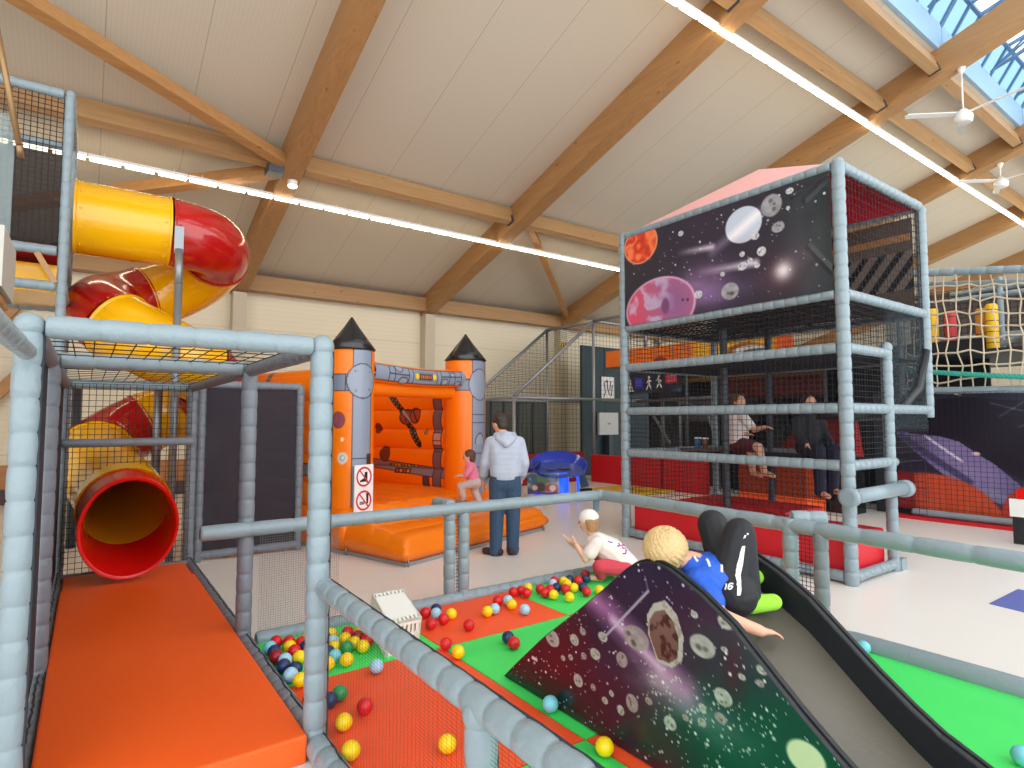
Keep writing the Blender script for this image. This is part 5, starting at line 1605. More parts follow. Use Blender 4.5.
m = MB(); m.cyl(bt_p(.2, .35, 0), bt_p(.2, .33, .56), .03, n=12); m.build('leg', M_BLG, bt)
m = MB(); m.cyl(bt_p(-.4, .2, 0), bt_p(-.38, .2, .56), .03, n=12); m.build('leg', M_BLUED, bt)
# front panel with a bright generic print
n1, n2 = 90, 60
uu = np.linspace(-.62, -.02, n1); zz = np.linspace(.14, .54, n2)
U, Z = np.meshgrid(uu, zz, indexing='ij')
f = fbm(U * 7 + 3, Z * 7)
C = np.ones(U.shape + (3,)) * np.array((196, 206, 220.))
for (a, b, r, c) in ((-.52, .42, .12, (60, 96, 120)), (-.30, .46, .13, (90, 130, 90)), (-.38, .26, .11, (70, 60, 60)), (-.16, .24, .11, (176, 74, 62)), (-.14, .26, .06, (230, 222, 216)), (-.14, .45, .10, (120, 150, 170)), (-.56, .22, .10, (60, 70, 90)), (-.48, .26, .05, (220, 200, 190))):
    C = over(C, ell(U, Z, a, b, r * 1.1, r, .25), c)
C = over(C, np.clip(f * 3 - 1.9, 0, 1), (240, 240, 240)); C = over(C, rect(U, Z, -.62, 0, .14, .18), (40, 70, 190))
m = MB(); vv = [bt_p(-.62, -.24, .14), bt_p(-.02, -.30, .14), bt_p(-.02, -.30, .54), bt_p(-.62, -.24, .54)]; m.poly(vv, fw * .02)
fp = m.build('front_panel', M_BLUED, bt)
Pn = np.array([list(c0)]) + U[..., None] * np.array(rt) + (-.304 - (U[..., None] + .02) * .1) * np.array(fw) + Z[..., None] * np.array((0, 0, 1.))
surface('printed_face', Pn, C, M_PRINT, fp)
m = MB(); m.rings([bt_p(-.56 + .17 * math.cos(t), .1 + .2 * math.sin(t), .60 + .1 * math.cos(t)) for t in np.linspace(0, 2 * PI, 40)], [.05] * 40, 12, 0, False); m.build('side_bowl', M_BLUED, bt)
m = MB(); m.cyl(bt_p(-.42, -.05, 0), bt_p(-.42, -.05, .5), .05, n=14); m.build('pedestal', mat('violet_leg', (110, 80, 230), .3, emit=(110, 80, 255), estr=.6), bt)
m = MB(); m.poly([bt_p(.5, .55, .16), bt_p(.66, .55, .2), bt_p(.6, .6, .42), bt_p(.45, .6, .42)], fw * .08); m.box(tuple(bt_p(.5, .52, 0)), tuple(bt_p(.5, .52, 0) + V(.3, .12, .14)), 1)
single('toy_bag', m, [mat('dark_teal_bag', (40, 80, 92), .6), M_BLACK], 'dark teal and black bag on the floor right of the blue play table', 'bag')

# ================================================================= PEOPLE
def remesh(name, shapes, m, parent, voxel=.01, smooth=4, extra=None):
    """one continuous skin over overlapping limbs"""
    mb = MB()
    for s in shapes:
        if s[0] == 'c':
            mb.capsule(*s[1:])
        else:
            mb.ball(s[1], s[2], 20, 14, 0, s[3] if len(s) > 3 else None)
    me = bpy.data.meshes.new('tmp'); me.from_pydata(mb.v, [], mb.f)
    ob = bpy.data.objects.new('tmp', me); COL.objects.link(ob)
    r = ob.modifiers.new('r', 'REMESH'); r.mode = 'VOXEL'; r.voxel_size = voxel
    s = ob.modifiers.new('s', 'SMOOTH'); s.iterations = smooth; s.factor = .5
    dg = bpy.context.evaluated_depsgraph_get(); dg.update()
    ev = ob.evaluated_get(dg)
    new = bpy.data.meshes.new_from_object(ev)
    bpy.data.objects.remove(ob); bpy.data.meshes.remove(me)
    new.name = name
    new.materials.clear(); new.materials.append(m)
    new.polygons.foreach_set('use_smooth', [True] * len(new.polygons))
    o = bpy.data.objects.new(name, new); COL.objects.link(o)
    if parent is not None:
        o.parent = parent
        new.transform(T_inv(parent))
    return o
def chain(pts, rad):
    return [('c', Vector(pts[i]), Vector(pts[i + 1]), rad[i], rad[i + 1]) for i in range(len(pts) - 1)]
def head_shapes(c, face, up, s):
    """s = half head height"""
    c, f, u = Vector(c), Vector(face).normalized(), Vector(up)
    u = (u - f * u.dot(f)).normalized(); r = f.cross(u)
    L = [('e', c + u * .12 * s, (.74 * s, .90 * s, .86 * s), (r, f, u)), ('e', c + f * .22 * s - u * .45 * s, (.52 * s, .52 * s, .50 * s), (r, f, u)),
         ('e', c + f * .35 * s - u * .10 * s, (.58 * s, .52 * s, .52 * s), (r, f, u)),
         ('c', c + f * .84 * s + u * .06 * s, c + f * .97 * s - u * .18 * s, .09 * s, .13 * s)]
    for k in (-1, 1):
        L.append(('e', c + r * k * .75 * s - u * .05 * s - f * .05 * s, (.07 * s, .15 * s, .22 * s), (r, f, u)))
    return L, f, u, r
def face_parts(body, c, f, u, r, s):
    c = Vector(c)
    for k in (-1, 1):
        m = MB(); m.ball(c + f * .80 * s + r * k * .30 * s + u * .06 * s, (.10 * s, .07 * s, .08 * s), 10, 8, 0, (r, f, u)); m.build('eye', M_EYE, body)
    m = MB(); m.ball(c + f * .74 * s - u * .46 * s, (.20 * s, .06 * s, .06 * s), 10, 8, 0, (r, f, u)); m.build('mouth', M_LIP, body)
def hand_shapes(wr, d, n, s, curl=.35, side=1):
    """wr wrist, d finger direction, n back-of-hand normal, s hand length, side = thumb side"""
    wr, d, n = Vector(wr), Vector(d).normalized(), Vector(n)
    n = (n - d * n.dot(d)).normalized(); t = d.cross(n) * side
    L = [('e', wr + d * .26 * s, (.21 * s, .30 * s, .11 * s), (t, d, n)), ('c', wr - d * .05 * s, wr + d * .2 * s, .13 * s, .14 * s)]
    for i, (o, ln) in enumerate(((.155, .44), (.055, .50), (-.05, .46), (-.145, .36))):
        b = wr + d * .46 * s + t * o * s
        m1 = b + (d - n * curl * .5).normalized() * ln * .5 * s
        m2 = m1 + (d - n * curl * 1.3).normalized() * ln * .5 * s
        L += [('c', b, m1, .058 * s, .052 * s), ('c', m1, m2, .052 * s, .042 * s)]
    b = wr + d * .12 * s + t * .16 * s
    m1 = b + (d * .6 + t * .75 - n * .1).normalized() * .24 * s
    m2 = m1 + (d * .9 + t * .3 - n * .3).normalized() * .20 * s
    L += [('c', b, m1, .065 * s, .058 * s), ('c', m1, m2, .058 * s, .045 * s)]
    return L

def hug(ob, p, lift=.002):
    w0 = world_loc(ob)
    ok, loc, nor, _ = ob.closest_point_on_mesh(Vector(p) - w0)
    return loc + w0 + nor * lift
def print_stroke(mb, ob, pts, r, mi=0):
    pts = [Vector(p) for p in pts]
    path = []
    for a, b in zip(pts[:-1], pts[1:]):
        n = max(2, int((b - a).length / .008))
        path += [hug(ob, a.lerp(b, i / n), 0) for i in range(n)]
    path.append(hug(ob, pts[-1], 0))
    mb.rings(path, [r] * len(path), 6, mi)
def print_patch(mb, ob, quad, mi=0, n=6, m=10):
    a, b, c, d = [Vector(q) for q in quad]
    vs = []
    for i in range(m + 1):
        l, r = a.lerp(d, i / m), b.lerp(c, i / m)
        for j in range(n + 1):
            vs.append(hug(ob, l.lerp(r, j / n), .0035))
    mb.add(vs, [(i * (n + 1) + j, i * (n + 1) + j + 1, (i + 1) * (n + 1) + j + 1, (i + 1) * (n + 1) + j) for i in range(m) for j in range(n)], mi, True)

# ---- man in the hooded sweater, seen from behind
mp_ = V(3.95, 5.62, 0)
FV, RV = V(.50, .866, 0), V(.866, -.50, 0)       # he faces the castle entrance
def P_(r, f, z): return mp_ + RV * r + FV * f + V(0, 0, z)
mat_jeans = mat('blue_jeans', (52, 78, 106), .8, noise=.16, nscale=14, bump=.2, bscale=60)
mat_hood = mat('pale_grey_sweatshirt', (182, 190, 206), .85, noise=.05, nscale=12, bump=.15, bscale=40)
man = thing('person', mp_, 'man in a pale grey hooded sweater and jeans standing at the castle step', 'person')
hd = P_(-.05, .10, 1.50)
HS, f_, u_, r_ = head_shapes(hd, FV * .75 - RV * .55 - V(0, 0, .30), V(0, 0, 1), .115)
LA = [P_(-.165, .02, 1.29), P_(-.235, .05, 1.05), P_(-.245, .17, .84)]
RA = [P_(.165, .02, 1.29), P_(.225, -.01, 1.05), P_(.20, .12, .86)]
LL = [P_(-.08, 0, .82), P_(-.095, .02, .45), P_(-.11, -.01, .07)]
RL = [P_(.08, 0, .82), P_(.095, .03, .45), P_(.09, .03, .07)]
B = HS + chain([P_(0, .0, .86), P_(0, .01, 1.10), P_(0, .0, 1.26)], [.09, .09, .09]) + chain([P_(-.13, .0, 1.28), P_(.13, .0, 1.28)], [.055, .055])
B += chain([P_(0, .0, 1.28), P_(-.03, .06, 1.42)], [.06, .055])
B += chain(LA, [.05, .042, .03]) + chain(RA, [.05, .042, .03]) + chain(LL, [.09, .06, .042]) + chain(RL, [.09, .06, .042])
B += hand_shapes(LA[2], V(-.05, .1, -.95), -RV, .17, .5, -1) + hand_shapes(RA[2], V(0, .15, -.9), RV, .17, .5, 1)
body = remesh('body', B, M_SKIN, man, .009)
face_parts(body, hd, f_, u_, r_, .115)
H = [('e', hd + u_ * .035 - f_ * .022, (.092, .108, .098), (r_, f_, u_)), ('e', hd - f_ * .05 - u_ * .02, (.08, .06, .075), (r_, f_, u_))]
for k in range(46):
    a = random.uniform(0, 2 * PI); e = random.uniform(.1, 1.2)
    d = (u_ * math.cos(e) + (r_ * math.cos(a) + f_ * math.sin(a)) * math.sin(e) - f_ * .15)
    q = hd + V(0, 0, .02) + Vector((d.x * .098, d.y * .105, d.z * .105))
    H.append(('c', q, q + (d * .3 - u_ * .5 + r_ * random.uniform(-.3, .3)).normalized() * .03, .012, .006))
remesh('hair', H, mat('dark_brown_hair', (54, 42, 36), .6, noise=.2, nscale=40), man, .006, 2)
S = []
for z, hw, r in ((.90, .055, .118), (.95, .06, .122), (1.0, .06, .120), (1.06, .06, .120), (1.12, .07, .122), (1.18, .078, .122), (1.24, .085, .115), (1.29, .10, .09)):
    S.append(('c', P_(-hw, 0, z), P_(hw, 0, z), r, r))
S += chain([P_(-.135, .0, 1.29), P_(.135, .0, 1.29)], [.078, .078])
S += chain([LA[0], LA[1], LA[1].lerp(LA[2], .82)], [.074, .062, .054]) + chain([RA[0], RA[1], RA[1].lerp(RA[2], .82)], [.074, .062, .054])
S += chain([P_(-.09, .03, 1.36), P_(0, -.05, 1.37), P_(.09, .03, 1.36)], [.05, .055, .05])
top = remesh('sweater', S, mat_hood, man, .010, 16)
Hd = chain([P_(-.10, .03, 1.375), P_(-.085, -.07, 1.34), P_(0, -.125, 1.28), P_(.085, -.07, 1.34), P_(.10, .03, 1.375)], [.038, .042, .048, .042, .038]) + [('e', P_(0, -.09, 1.34), (.085, .05, .055), (RV, FV, V(0, 0, 1)))]
remesh('hood', Hd, mat_hood, top, .009, 3)
cf = MB()
for a in (LA, RA):
    q = a[1].lerp(a[2], .82); d = (a[2] - a[1]).normalized(); cf.rings([q - d * .045, q - d * .04, q, q + d * .008], [.05, .057, .055, .045], 18)
cf.build('cuffs', mat('grey_ribbing', (150, 152, 158), .9), top)
J = chain([P_(-.06, 0, .90), P_(.06, 0, .90)], [.115, .115]) + chain([P_(-.06, 0, .82), P_(.06, 0, .82)], [.118, .118]) + chain(LL, [.112, .085, .072]) + chain(RL, [.112, .085, .072]) + chain([LL[2], LL[2] - V(0, 0, .02)], [.074, .076]) + chain([RL[2], RL[2] - V(0, 0, .02)], [.074, .076])
jn = remesh('jeans', J, mat_jeans, man, .010, 6)
pk = MB()
for s in (-1, 1):
    c = P_(s * .068, -.13, .80)
    q = [c + RV * u + V(0, 0, w_) for u, w_ in ((-.045, .05), (.045, .05), (.045, -.035), (0, -.06), (-.045, -.035), (-.045, .05))]
    print_stroke(pk, jn, q, .003)
pk.build('pocket_seams', mat('dark_denim', (36, 52, 76), .9), jn)
for l, s in ((LL, -1), (RL, 1)):
    a = l[2]; dd = (FV * .85 + RV * s * .35 - (RV * .9 if s < 0 else V(0, 0, 0))).normalized()
    Sh = [('c', V(a.x, a.y, .045) - dd * .05, V(a.x, a.y, .04) + dd * .14, .048, .040), ('c', V(a.x, a.y, .08), V(a.x, a.y, .05), .05, .045)]
    remesh('shoe', Sh, mat('dark_maroon_shoe', (58, 34, 42), .6), man, .008, 2)

# ---- toddler climbing the castle step
tb0 = V(4.27, 6.86, .38)
TF, TR = V(-.80, .60, 0), V(.60, .80, 0)     # faces left in the photo
def Q_(r, f, z): return V(4.27, 6.83, 0) + TR * r + TF * f + V(0, 0, z)
tod = thing('person', tb0, 'toddler in a pink top and pale trousers climbing the castle step', 'person')
hd = Q_(0, .06, 1.05)
HS, f_, u_, r_ = head_shapes(hd, TF + V(0, 0, -.15), V(0, 0, 1) + TF * .1, .088)
hipL, hipR = Q_(.05, -.0, .70), Q_(-.05, -.0, .70)
KL, AL = Q_(-.05, .16, .66), Q_(-.05, .13, .49)
KR, AR = Q_(.05, -.02, .57), Q_(.05, -.07, .44)
arm1 = [Q_(-.10, .03, .90), Q_(-.12, .10, .80), Q_(-.08, .19, .80)]
arm2 = [Q_(.10, .03, .90), Q_(.13, .08, .80), Q_(.10, .18, .79)]
B = HS + chain([Q_(0, 0, .72), Q_(0, .03, .85), Q_(0, .04, .93)], [.075, .075, .06]) + chain([Q_(0, .04, .92), Q_(0, .05, .99)], [.035, .035])
B += chain([hipR, KL, AL], [.055, .045, .032]) + chain([hipL, KR, AR], [.055, .045, .032])
B += chain(arm1, [.036, .03, .022]) + chain(arm2, [.036, .03, .022]) + hand_shapes(arm1[2], TF + V(0, 0, -.2), V(0, 0, 1), .085, .5, 1) + hand_shapes(arm2[2], TF + V(0, 0, -.2), V(0, 0, 1), .085, .5, -1)
B += [('c', AL - V(0, 0, .03), AL + TF * .08 - V(0, 0, .04), .025, .024), ('c', AR - V(0, 0, .02), AR + TF * .08 - V(0, 0, .03), .025, .024)]
body = remesh('body', B, M_SKIN2, tod, .006)
face_parts(body, hd, f_, u_, r_, .088)
H = [('e', hd + u_ * .022 - f_ * .018, (.074, .084, .078), (r_, f_, u_)), ('e', hd - f_ * .04 - u_ * .03, (.06, .05, .06), (r_, f_, u_))]
remesh('hair', H, mat('brown_hair', (92, 62, 46), .6, noise=.2, nscale=40), tod, .006, 2)
S = chain([Q_(0, -.005, .76), Q_(0, .025, .85), Q_(0, .04, .92)], [.092, .09, .078]) + chain([arm1[0], arm1[0].lerp(arm1[1], .8)], [.05, .045]) + chain([arm2[0], arm2[0].lerp(arm2[1], .8)], [.05, .045]) + chain([arm1[0], arm2[0]], [.05, .05])
remesh('pink_top', S, mat('pink_jersey', (240, 136, 166), .85, noise=.12, nscale=40), tod, .007, 2)
S = chain([Q_(0, -.02, .73), Q_(0, -.02, .70)], [.09, .092]) + chain([hipR, KL, AL + V(0, 0, .03)], [.068, .056, .045]) + chain([hipL, KR, AR + V(0, 0, .03)], [.068, .056, .045])
remesh('trousers', S, mat('pale_beige_trousers', (204, 190, 184), .85), tod, .007, 2)
for a in (AL, AR):
    remesh('shoe', [('c', a - V(0, 0, .035) - TF * .015, a - V(0, 0, .04) + TF * .075, .034, .030)], mat('grey_sock', (120, 122, 140), .8), tod, .006, 2)

# ---- child crouching at the back bar of the pit
ch = thing('person', V(4.02, 4.0, TZ), 'child in a white shirt and white headband crouching among the balls', 'person')
hd = V(3.83, 4.10, .60)
CF = V(-.62, .78, 0).normalized(); CR = V(.78, .62, 0)
HS, f_, u_, r_ = head_shapes(hd, CF + V(0, 0, -.15), V(0, 0, 1) + CF * .1, .098)
nk, hip = V(3.90, 4.06, .47), V(4.12, 3.92, .19)
sL, sR = nk - V(.0, .0, .05) + V(-.075, -.075, 0), nk - V(.0, 0, .05) + V(.085, .055, 0)
aL = [sL, V(3.73, 4.03, .285), V(3.70, 4.13, .40)]
aR = [sR, V(3.86, 4.22, .31), V(3.70, 4.22, .42)]
kL, fL = V(3.83, 3.95, .215), V(3.86, 3.97, .115)
kR, fR = V(3.98, 4.10, .27), V(4.02, 4.08, .115)
B = HS + chain([hip, hip.lerp(nk, .5), nk - V(0, 0, .05)], [.10, .098, .08]) + chain([nk - V(0, 0, .04), hd - V(0, 0, .06)], [.042, .04]) + chain([sL, sR], [.05, .05])
B += chain(aL, [.042, .034, .024]) + chain(aR, [.042, .034, .024]) + hand_shapes(aL[2], V(-.15, .1, .95), V(.6, -.6, .2), .105, .4, -1) + hand_shapes(aR[2], V(-.5, .3, .7), V(.6, -.6, .2), .105, .4, 1)
B += chain([hip + V(-.05, -.05, 0), kL, fL], [.072, .055, .036]) + chain([hip + V(.05, .05, 0), kR, fR], [.072, .055, .036])
for a in (fL, fR): B.append(('c', a - V(0, 0, .01), a + CF * .09 - V(0, 0, .012), .026, .024))
body = remesh('body', B, M_SKIN2, ch, .006)
face_parts(body, hd, f_, u_, r_, .098)
M_DBL = mat('dark_blond_hair', (168, 130, 88), .6, noise=.25, nscale=60)
H = [('e', hd + u_ * .02 - f_ * .016, (.079, .092, .084), (r_, f_, u_))]
for k in range(26):
    a = -PI / 2 + random.uniform(-1.6, 1.6); d = r_ * math.cos(a) + f_ * math.sin(a)
    q = hd + d * .078 + u_ * .02
    H.append(('c', q, q - u_ * random.uniform(.06, .12) - d * .01, .015, .008))
remesh('hair', H, M_DBL, ch, .005, 2)
H = [('e', hd + u_ * .035 - f_ * .012, (.083, .096, .082), (r_, f_, u_))]
cp = remesh('headband', H, mat('white_cotton', (238, 230, 226), .85), ch, .006, 2)
cp['label'] = 'white headband'
S = chain([hip + V(.0, .0, -.01), hip.lerp(nk, .5), nk - V(0, 0, .06)], [.140, .126, .10]) + chain([sL, sL.lerp(aL[1], .62)], [.064, .066]) + chain([sR, sR.lerp(aR[1], .62)], [.064, .066]) + chain([sL, sR], [.066, .066])
sh = remesh('shirt', S, mat('white_cotton', (238, 230, 226), .85), ch, .007, 2)
# print on the back of the shirt: small blue and pink marks wrapped on the cloth
ax = (nk - hip).normalized(); bk = V(-.05, -.70, .70); bk = (bk - ax * bk.dot(ax)).normalized(); sd = ax.cross(bk)
def back_pt(a, s):
    c = hip.lerp(nk, a); r = .128 - .022 * a
    t = s / r
    return c + bk * r * math.cos(t) * 1.0 + sd * r * math.sin(t)
pr = MB()
def stroke(pts, mi):
    print_stroke(pr, sh, [back_pt(a, s) for a, s in pts], .006, mi)
stroke([(.80, -.04), (.72, -.035), (.70, -.02)], 0); stroke([(.55, -.03), (.50, .0), (.56, .015)], 0); stroke([(.34, -.045), (.28, -.02), (.30, .02)], 0); stroke([(.44, .05), (.36, .075)], 0)
stroke([(.52, -.005), (.45, .022), (.40, -.0)], 1); stroke([(.40, .0), (.36, .03), (.30, .005)], 1)
pr.build('shirt_print', [mat('blue_print', (70, 70, 190), .8), mat('pink_print', (236, 80, 150), .8)], sh)
S = chain([hip + V(-.0, 0, 0), hip - V(0, 0, .02)], [.118, .116]) + chain([hip + V(-.05, -.05, 0), kL, fL + V(0, 0, .015)], [.086, .068, .048]) + chain([hip + V(.05, .05, 0), kR, fR + V(0, 0, .015)], [.086, .068, .048])
remesh('leggings', S, mat('coral_red_leggings', (208, 66, 84), .8), ch, .007, 2)

# ---- boy lying on the slide
boy = thing('person', V(2.35, 1.6, .72), 'blond boy in a blue shirt and black trousers lying on the slide', 'person')
hd = V(2.15, 1.79, .962)
BU = V(-.55, -.30, .66).normalized()          # crown towards the hall
BF = V(.74, .40, .50)                        # face looks up
HS, f_, u_, r_ = head_shapes(hd, BF, BU, .10)
nk = V(2.25, 1.73, .895); chst = V(2.29, 1.655, .845); pel = V(2.355, 1.58, .785)
sN, sF = V(2.20, 1.655, .835), V(2.37, 1.72, .875)
aN = [sN, V(2.165, 1.52, .735), V(2.30, 1.425, .675)]
aF = [sF, V(2.46, 1.66, .86), V(2.37, 1.62, .90)]
hN, hF = pel + V(-.04, .02, .0), pel + V(.06, .05, .01)
kN, fN = V(2.40, 1.58, 1.04), V(2.415, 1.54, .735)
kF, fF = V(2.47, 1.77, 1.045), V(2.53, 1.68, .80)
B = HS + chain([pel, chst, nk], [.088, .092, .062]) + chain([nk, hd], [.045, .045]) + chain([sN, sF], [.05, .05])
B += chain(aN, [.042, .035, .024]) + chain(aF, [.042, .035, .026]) + hand_shapes(aN[2], V(.80, -.45, -.12), V(.05, .1, 1), .115, .6, -1) + hand_shapes(aF[2], V(0, -.6, -.5), V(.3, .1, .8), .10, .5, 1)
B += chain([hN, kN, fN], [.075, .058, .038]) + chain([hF, kF, fF], [.075, .058, .038])
fd = V(.80, -.58, .10).normalized()
B += [('c', fN, fN + fd * .10, .03, .028), ('c', fF, fF + fd * .1, .03, .028)]
body = remesh('body', B, M_SKIN, boy, .006)
face_parts(body, hd, f_, u_, r_, .10)
M_BLOND = mat('blond_hair', (206, 176, 124), .5, noise=.28, nscale=55)
H = [('e', hd + u_ * .022 - f_ * .012, (.084, .096, .086), (r_, f_, u_)), ('e', hd - f_ * .05 + u_ * .0, (.078, .055, .07), (r_, f_, u_))]
wh = (u_ * .92 + f_ * .15).normalized()
w1 = wh.cross(r_).normalized(); w2 = wh.cross(w1)
for k in range(420):
    a = 2.399 * k; e0 = .05 + 1.3 * ((k + .5) / 420) ** .6
    pts = []
    for j in range(4):
        e = e0 + j * .17; aa = a + j * .16
        d = wh * math.cos(e) + (w1 * math.cos(aa) + w2 * math.sin(aa)) * math.sin(e)
        pts.append(hd + u_ * .016 - f_ * .008 + d * (.0945 + .004 * math.sin(k * 3.1) + (.003 if j == 3 else 0)))
    if any((p - hd).dot(f_) > .066 and (p - hd).dot(u_) < .04 for p in pts): continue
    H += chain(pts, [.0042, .0046, .0042, .0022])
remesh('hair', H, M_BLOND, boy, .0026, 0)
S = chain([pel + V(-.015, .02, .015), chst, nk - V(-.005, .01, .015)], [.100, .100, .072]) + chain([sN, sN.lerp(aN[1], .55)], [.064, .062]) + chain([sF, sF.lerp(aF[1], .6)], [.064, .06]) + chain([sN, sF], [.066, .066])
sh = remesh('blue_shirt', S, mat('royal_blue_jersey', (30, 92, 206), .6, noise=.22, nscale=16, bump=.3, bscale=24), boy, .007, 2)
ww = MB()
for q in (((2.20, 1.60, .95), (2.24, 1.64, .96)), ((2.24, 1.54, .92), (2.27, 1.575, .93)), ((2.20, 1.66, .95), (2.22, 1.69, .95))):
    print_stroke(ww, sh, q, .006)
ww.build('shirt_print', M_WHITE, sh)
S = chain([pel + V(-.02, .0, 0), pel + V(.04, .02, .0)], [.108, .105]) + chain([hN, kN, fN + V(-.01, .005, .05)], [.088, .070, .054]) + chain([hF, kF, fF + V(0, 0, .05)], [.088, .072, .054])
tr = remesh('trousers', S, mat('black_tracksuit', (26, 28, 34), .7, bump=.3, bscale=20), boy, .007, 2)
# white side stripe and number on the near thigh and shin
cam_d = V(-.80, -.58, .15).normalized(); rx = V(.811, -.584, 0)
st_ = MB()
def leg_pt(t, s):
    return hN.lerp(kN, t) + cam_d * .12 + rx * s
for (t0, a0, b0), (t1, a1, b1) in zip(((.02, .045, .06), (.25, .035, .058), (.5, .022, .060)), ((.25, .035, .058), (.5, .022, .060), (.80, .034, .054))):
    print_patch(st_, tr, (leg_pt(t0, a0), leg_pt(t0, b0), leg_pt(t1, b1), leg_pt(t1, a1)), n=4, m=6)
for t0, s0 in ((.93, .030), (.99, .048)):
    print_patch(st_, tr, (leg_pt(t0, s0), leg_pt(t0, s0 + .014), leg_pt(t0 + .05, s0 + .014), leg_pt(t0 + .05, s0)), n=2, m=2)
# the number 16 on the thigh
def stroke(pl):
    print_stroke(st_, tr, [leg_pt(t, s) for t, s in pl], .0035)
stroke([(.14, -.022), (.26, -.022)]); stroke([(.24, .014), (.26, .004), (.24, -.006), (.16, -.006), (.14, .004), (.16, .014), (.19, .014), (.21, .004), (.19, -.006)])
st_.build('white_stripe_and_number', M_WHITE, tr)
for a, d in ((fN, fd), (fF, fd)):
    remesh('sock', [('c', a + V(-.005, 0, .03), a, .044, .042), ('c', a, a + d * .10, .042, .036)], mat('lime_green_sock', (150, 220, 60), .8), boy, .006, 2)

# ---- two children seated on the lowest net floor of the tower
k1 = thing('person', V(7.2, 4.72, 1.12), 'child in a white shirt sitting in the space tower with bare legs dangling', 'person')
def K_(r, f, z): return V(7.2, 4.72, 0) + V(.45, .89, 0) * -r + V(-.35, -.94, 0) * f + V(0, 0, z)
KF = V(-.1, -.99, 0)
hd = K_(0, .02, 1.79)
HS, f_, u_, r_ = head_shapes(hd, KF, V(0, 0, 1), .105)
LEG1 = [K_(-.08, .0, 1.22), K_(-.1, .32, 1.20), K_(-.1, .36, .86)]
LEG2 = [K_(.08, .0, 1.22), K_(.1, .32, 1.20), K_(.1, .42, .88)]
A1 = [K_(-.15, 0, 1.58), K_(-.19, .12, 1.40), K_(-.14, .30, 1.36)]; A2 = [K_(.15, 0, 1.58), K_(.22, .14, 1.42), K_(.2, .36, 1.46)]
B = HS + chain([K_(0, 0, 1.24), K_(0, 0, 1.42), K_(0, 0, 1.58)], [.11, .105, .09]) + chain([K_(0, 0, 1.58), hd], [.045, .045]) + chain(A1, [.044, .036, .027]) + chain(A2, [.044, .036, .027]) + chain(LEG1, [.08, .058, .04]) + chain(LEG2, [.08, .058, .04])
B += hand_shapes(A1[2], KF, V(0, 0, 1), .13, .5, 1) + hand_shapes(A2[2], KF, V(0, 0, 1), .13, .5, -1) + [('c', LEG1[2], LEG1[2] + KF * .13 - V(0, 0, .03), .036, .03), ('c', LEG2[2], LEG2[2] + KF * .13 - V(0, 0, .03), .036, .03)]
body = remesh('body', B, M_SKIN, k1, .009)
face_parts(body, hd, f_, u_, r_, .105)
remesh('hair', [('e', hd + u_ * .02 - f_ * .02, (.086, .1, .093), (r_, f_, u_)), ('e', hd - f_ * .05 - u_ * .03, (.07, .06, .08), (r_, f_, u_))], mat('mid_brown_hair', (110, 78, 54), .6, noise=.2, nscale=40), k1, .007, 2)
remesh('white_shirt', chain([K_(0, 0, 1.26), K_(0, 0, 1.42), K_(0, 0, 1.57)], [.135, .13, .11]) + chain([A1[0], A1[0].lerp(A1[1], .7)], [.066, .06]) + chain([A2[0], A2[0].lerp(A2[1], .7)], [.066, .06]) + chain([A1[0], A2[0]], [.065, .065]), mat('white_cotton', (238, 230, 226), .85), k1, .009, 2)
remesh('shorts', chain([K_(0, 0, 1.22), K_(0, .02, 1.20)], [.13, .13]) + chain([LEG1[0], LEG1[0].lerp(LEG1[1], .7)], [.10, .085]) + chain([LEG2[0], LEG2[0].lerp(LEG2[1], .7)], [.10, .085]), mat('maroon_shorts', (96, 32, 44), .8), k1, .009, 2)

k2 = thing('person', V(7.1, 3.70, 1.12), 'child in dark clothes sitting in the right half of the space tower', 'person')
def K2(r, f, z): return V(7.1, 3.70, 0) + V(.89, -.45, 0) * r + V(-.45, -.89, 0) * f + V(0, 0, z)
KF = V(-.45, -.89, 0)
hd = K2(0, .02, 1.75)
HS, f_, u_, r_ = head_shapes(hd, KF, V(0, 0, 1), .10)
L1 = [K2(-.08, 0, 1.22), K2(-.1, .30, 1.20), K2(-.12, .34, .72)]; L2 = [K2(.08, 0, 1.22), K2(.1, .30, 1.20), K2(.10, .26, .74)]
A1 = [K2(-.15, 0, 1.54), K2(-.18, .05, 1.36), K2(-.16, .18, 1.26)]; A2 = [K2(.15, 0, 1.54), K2(.18, .05, 1.36), K2(.15, .2, 1.26)]
B = HS + chain([K2(0, 0, 1.24), K2(0, 0, 1.4), K2(0, 0, 1.54)], [.11, .105, .09]) + chain([K2(0, 0, 1.54), hd], [.045, .045]) + chain(A1, [.044, .036, .027]) + chain(A2, [.044, .036, .027]) + chain(L1, [.08, .058, .04]) + chain(L2, [.08, .058, .04])
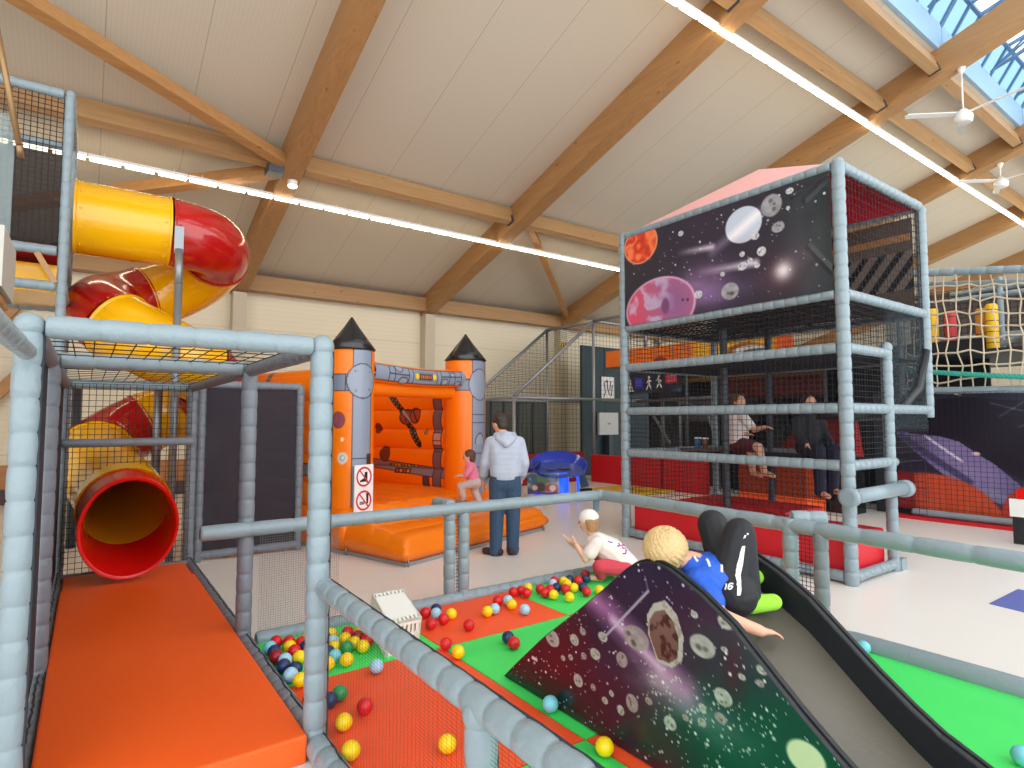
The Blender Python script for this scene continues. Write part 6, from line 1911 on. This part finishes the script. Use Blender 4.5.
B += hand_shapes(A1[2], KF - V(0, 0, .4), V(0, 0, 1), .13, .5, 1) + hand_shapes(A2[2], KF - V(0, 0, .4), V(0, 0, 1), .13, .5, -1) + [('c', L1[2], L1[2] + KF * .13 - V(0, 0, .03), .036, .03), ('c', L2[2], L2[2] + KF * .13 - V(0, 0, .03), .036, .03)]
body = remesh('body', B, M_SKIN, k2, .009)
face_parts(body, hd, f_, u_, r_, .10)
remesh('hair', [('e', hd + u_ * .02 - f_ * .02, (.082, .095, .088), (r_, f_, u_)), ('e', hd - f_ * .05 - u_ * .03, (.07, .06, .08), (r_, f_, u_))], mat('black_brown_hair', (44, 34, 30), .6), k2, .007, 2)
remesh('dark_sweater', chain([K2(0, 0, 1.26), K2(0, 0, 1.4), K2(0, 0, 1.54)], [.135, .13, .11]) + chain([A1[0], A1[1], A1[1].lerp(A1[2], .8)], [.064, .055, .045]) + chain([A2[0], A2[1], A2[1].lerp(A2[2], .8)], [.064, .055, .045]) + chain([A1[0], A2[0]], [.065, .065]), mat('charcoal_jersey', (40, 42, 48), .85), k2, .009, 2)
remesh('navy_trousers', chain([K2(0, 0, 1.22), K2(0, .02, 1.2)], [.13, .13]) + chain(L1, [.1, .08, .06]) + chain(L2, [.1, .08, .06]), mat('navy_trousers', (30, 32, 58), .85), k2, .009, 2)

# ================================================================= CAMERA, WORLD
cd_ = bpy.data.cameras.new('camera')
cd_.sensor_width = 36; cd_.lens = 588 / 1024 * 36; cd_.clip_end = 200
cam = bpy.data.objects.new('camera', cd_)
cam.location = (0, 0, 1.55)
cam.rotation_euler = (math.radians(90 + 3.504), 0, math.radians(54.24 - 90))
COL.objects.link(cam)
SC.camera = cam
w = bpy.data.worlds.new('world'); SC.world = w; w.use_nodes = True
bg = w.node_tree.nodes['Background']
bg.inputs['Color'].default_value = (.96, .98, 1, 1); bg.inputs['Strength'].default_value = 2.3
vs = SC.view_settings
vs.view_transform = 'Standard'; vs.look = 'None'; vs.gamma = 1; vs.use_curve_mapping = False; vs.exposure = 0.3
